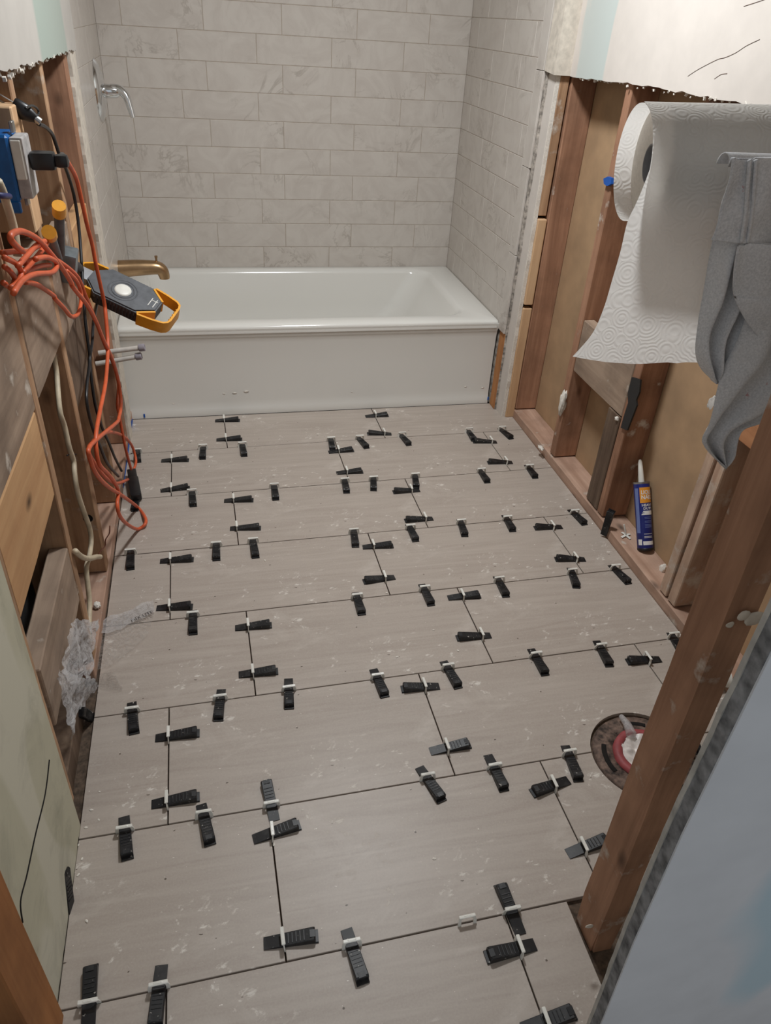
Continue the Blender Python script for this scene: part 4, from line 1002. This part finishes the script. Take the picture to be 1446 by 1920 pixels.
bm = bmesh.new(); tube(bm, [at(x, y, 'X', -.437) for x, y in ((-4, 340), (3, 355), (11, 377), (21, 409), (27, 434), (30, 454), (33, 480))], .0072, 10); part('jacket', bm, M_nm, c3, True)
bm = bmesh.new(); tube(bm, [at(-6, 366, 'X', -.43), at(18, 368, 'X', -.43)], .0048, 8, smooth=False); part('clip', bm, plain('navy_clip', (30, 36, 90), .5, var=.05, bump=0), c3, True); adopt(c3)
# drain pipe seen in the cavity
dp = empty('drain_pipe', (-.53, -1.15, .2)); tag(dp, 'old grey drain pipe end in the dark cavity of the left wall', 'pipe')
pc = at(88, 1062, 'X', -.525); bm = bmesh.new(); lathe(bm, [(.026, -.10), (.026, 0), (.022, 0), (.022, -.10)], frame(pc, (.45, -.75, .35), (0, 0, 1)), 24, closed=True); part('pipe', bm, plain('grey_pipe', (112, 108, 98), .6, var=.15, bump=.1), dp, True, ang=40); adopt(dp)
# black sheet painting the shade of the open cavity, where the back is missing
bm = bmesh.new(); bm_box(bm, (-.5520, -1.513, .24), (-.5505, -1.134, .519), 0); o = part('cavity_shade_sheet', bm, M_void, wl, origin=tuple(wl.location)); o.location = (0, 0, 0)
bm = bmesh.new(); p = at(165, 972, 'Y', -.7825); lathe(bm, [(0, 0), (.012, 0), (.0125, .0006)], frame(p, (0, -1, 0), (1, 0, 0)), 20)
part('bored_hole_shade', bm, M_void, wl).location = -wl.location  # dark disc stands in for the shade inside the hole
# plaster debris and a short scrap board in the lower bay
tag(board('scrap_board', (-.545, -1.50, -.01), (-.475, -1.20, .06), M_grz), 'dark weathered scrap board lying at the foot of the left cavity', 'board')
for L_ in (((1290, 143), (1310, 130), (1345, 112), (1360, 108), (1380, 99), (1400, 86), (1425, 74)), ((1340, 148), (1352, 140), (1364, 138)), ((1395, 12), (1420, 4), (1440, -3))):
    bm = bmesh.new(); tube(bm, [at(x, y, 'X', 1.0858) for x, y in L_], .0007, 5); cr_ = part('drywall_crack', bm, M_dark, wr); cr_.location = -wr.location
bm = bmesh.new()
for i in range(90):
    x = random.uniform(-.40, 1.0) if i % 2 else random.choice((-.43, 1.07)) + random.uniform(-.02, .02); y = random.uniform(-1.85, .18); q = random.uniform(.0008, .0028)
    bmesh.ops.create_icosphere(bm, subdivisions=1, radius=q, matrix=Matrix.Translation((x, y, q * .3)) @ Matrix.Rotation(random.random() * 3, 4, 'Z') @ Matrix.Diagonal((1.8, 1, .6, 1)))
tag(part('mortar_crumbs', bm, M_core), 'tiny white mortar crumbs scattered over the grey floor tiles', 'debris', None, 'stuff')
# ---------------------------------------------------------------- plastic bag
bag = empty('plastic_bag', tuple(at(160, 1260, 'X', -.44))); tag(bag, 'crumpled clear plastic bag spilling from the left wall onto the floor tiles', 'plastic bag')
def film(name, P4, nx, ny, amp, m, seed, drop=None, zmin=None):
    flat = zmin is not None
    """crumpled sheet between a top and a bottom outline of world points"""
    T1 = catmull(P4[0], 6); T2 = catmull(P4[1], 6); bm = bmesh.new(); G_ = []
    for i in range(ny + 1):
        row = []
        for j in range(nx + 1):
            s = j / nx; a = T1[int(s * (len(T1) - 1))]; b = T2[int(s * (len(T2) - 1))]; p = a.lerp(b, i / ny)
            d = noise.noise_vector(p * 26 + Vector((seed, 0, 0))) * amp + noise.noise_vector(p * 70 + Vector((seed, 9, 0))) * amp * .5
            if flat: d = Vector((0, 0, abs(d.z)))
            p = p + d
            if zmin is not None and p.z < zmin: p.z = zmin + abs(d.z) * .1
            row.append(p)
        G_.append(row)
    grid_mesh(bm, G_); return part(name, bm, m, bag, True)
xp = lambda x, y, X=-.438: at(x, y, 'X', X)
film('crumpled_body', ([xp(136, 1165), xp(152, 1163), xp(166, 1166), xp(180, 1162), xp(188, 1160)], [xp(114, 1262), xp(130, 1276), xp(145, 1282), xp(160, 1270), xp(166, 1262)]), 60, 40, .010, M_film, 1)
film('crumpled_body', ([xp(112, 1255, -.43), xp(128, 1262, -.43), xp(150, 1272, -.43), xp(172, 1270, -.43), xp(186, 1282, -.43)], [xp(128, 1368, -.45), xp(134, 1382, -.45), xp(142, 1340, -.45), xp(160, 1318, -.45), xp(182, 1290, -.45)]), 50, 40, .010, M_film, 2)
zp = lambda x, y, z=.006: at(x, y, 'Z', z)
film('clear_flap', ([zp(182, 1172), zp(200, 1162), zp(225, 1152), zp(250, 1142), zp(270, 1130), zp(288, 1128)], [zp(182, 1190), zp(205, 1188), zp(228, 1180), zp(245, 1170), zp(268, 1160), zp(290, 1148)]), 70, 12, .012, M_film, 3, zmin=.002)
film('clear_flap', ([zp(182, 1190), zp(205, 1188), zp(228, 1180), zp(245, 1170), zp(268, 1160), zp(290, 1148)], [zp(168, 1262), zp(185, 1256), zp(205, 1248), zp(225, 1235), zp(250, 1215), zp(278, 1190)]), 50, 30, .004, M_film2, 4, zmin=.0012)
film('clear_flap', ([zp(160, 1272), zp(175, 1268), zp(195, 1262), zp(214, 1260)], [zp(180, 1284), zp(195, 1290), zp(215, 1294), zp(232, 1292)]), 40, 16, .004, M_film2, 5, zmin=.0012)
me = text_mesh('MIX LITE', .022); bm = bmesh.new(); bm.from_mesh(me); bmesh.ops.triangulate(bm, faces=bm.faces[:])
pa, pb = zp(247, 1166, .012), zp(288, 1149, .012); dx_ = (pb - pa); k_ = dx_.length / max(v.co.x for v in bm.verts); ux = dx_.normalized(); uy = Vector((0, 0, 1)).cross(ux)
for v in bm.verts: v.co = pa + ux * v.co.x * k_ + uy * v.co.y * .8
part('lettering', bm, M_black, bag); adopt(bag)
bpy.context.view_layer.update()
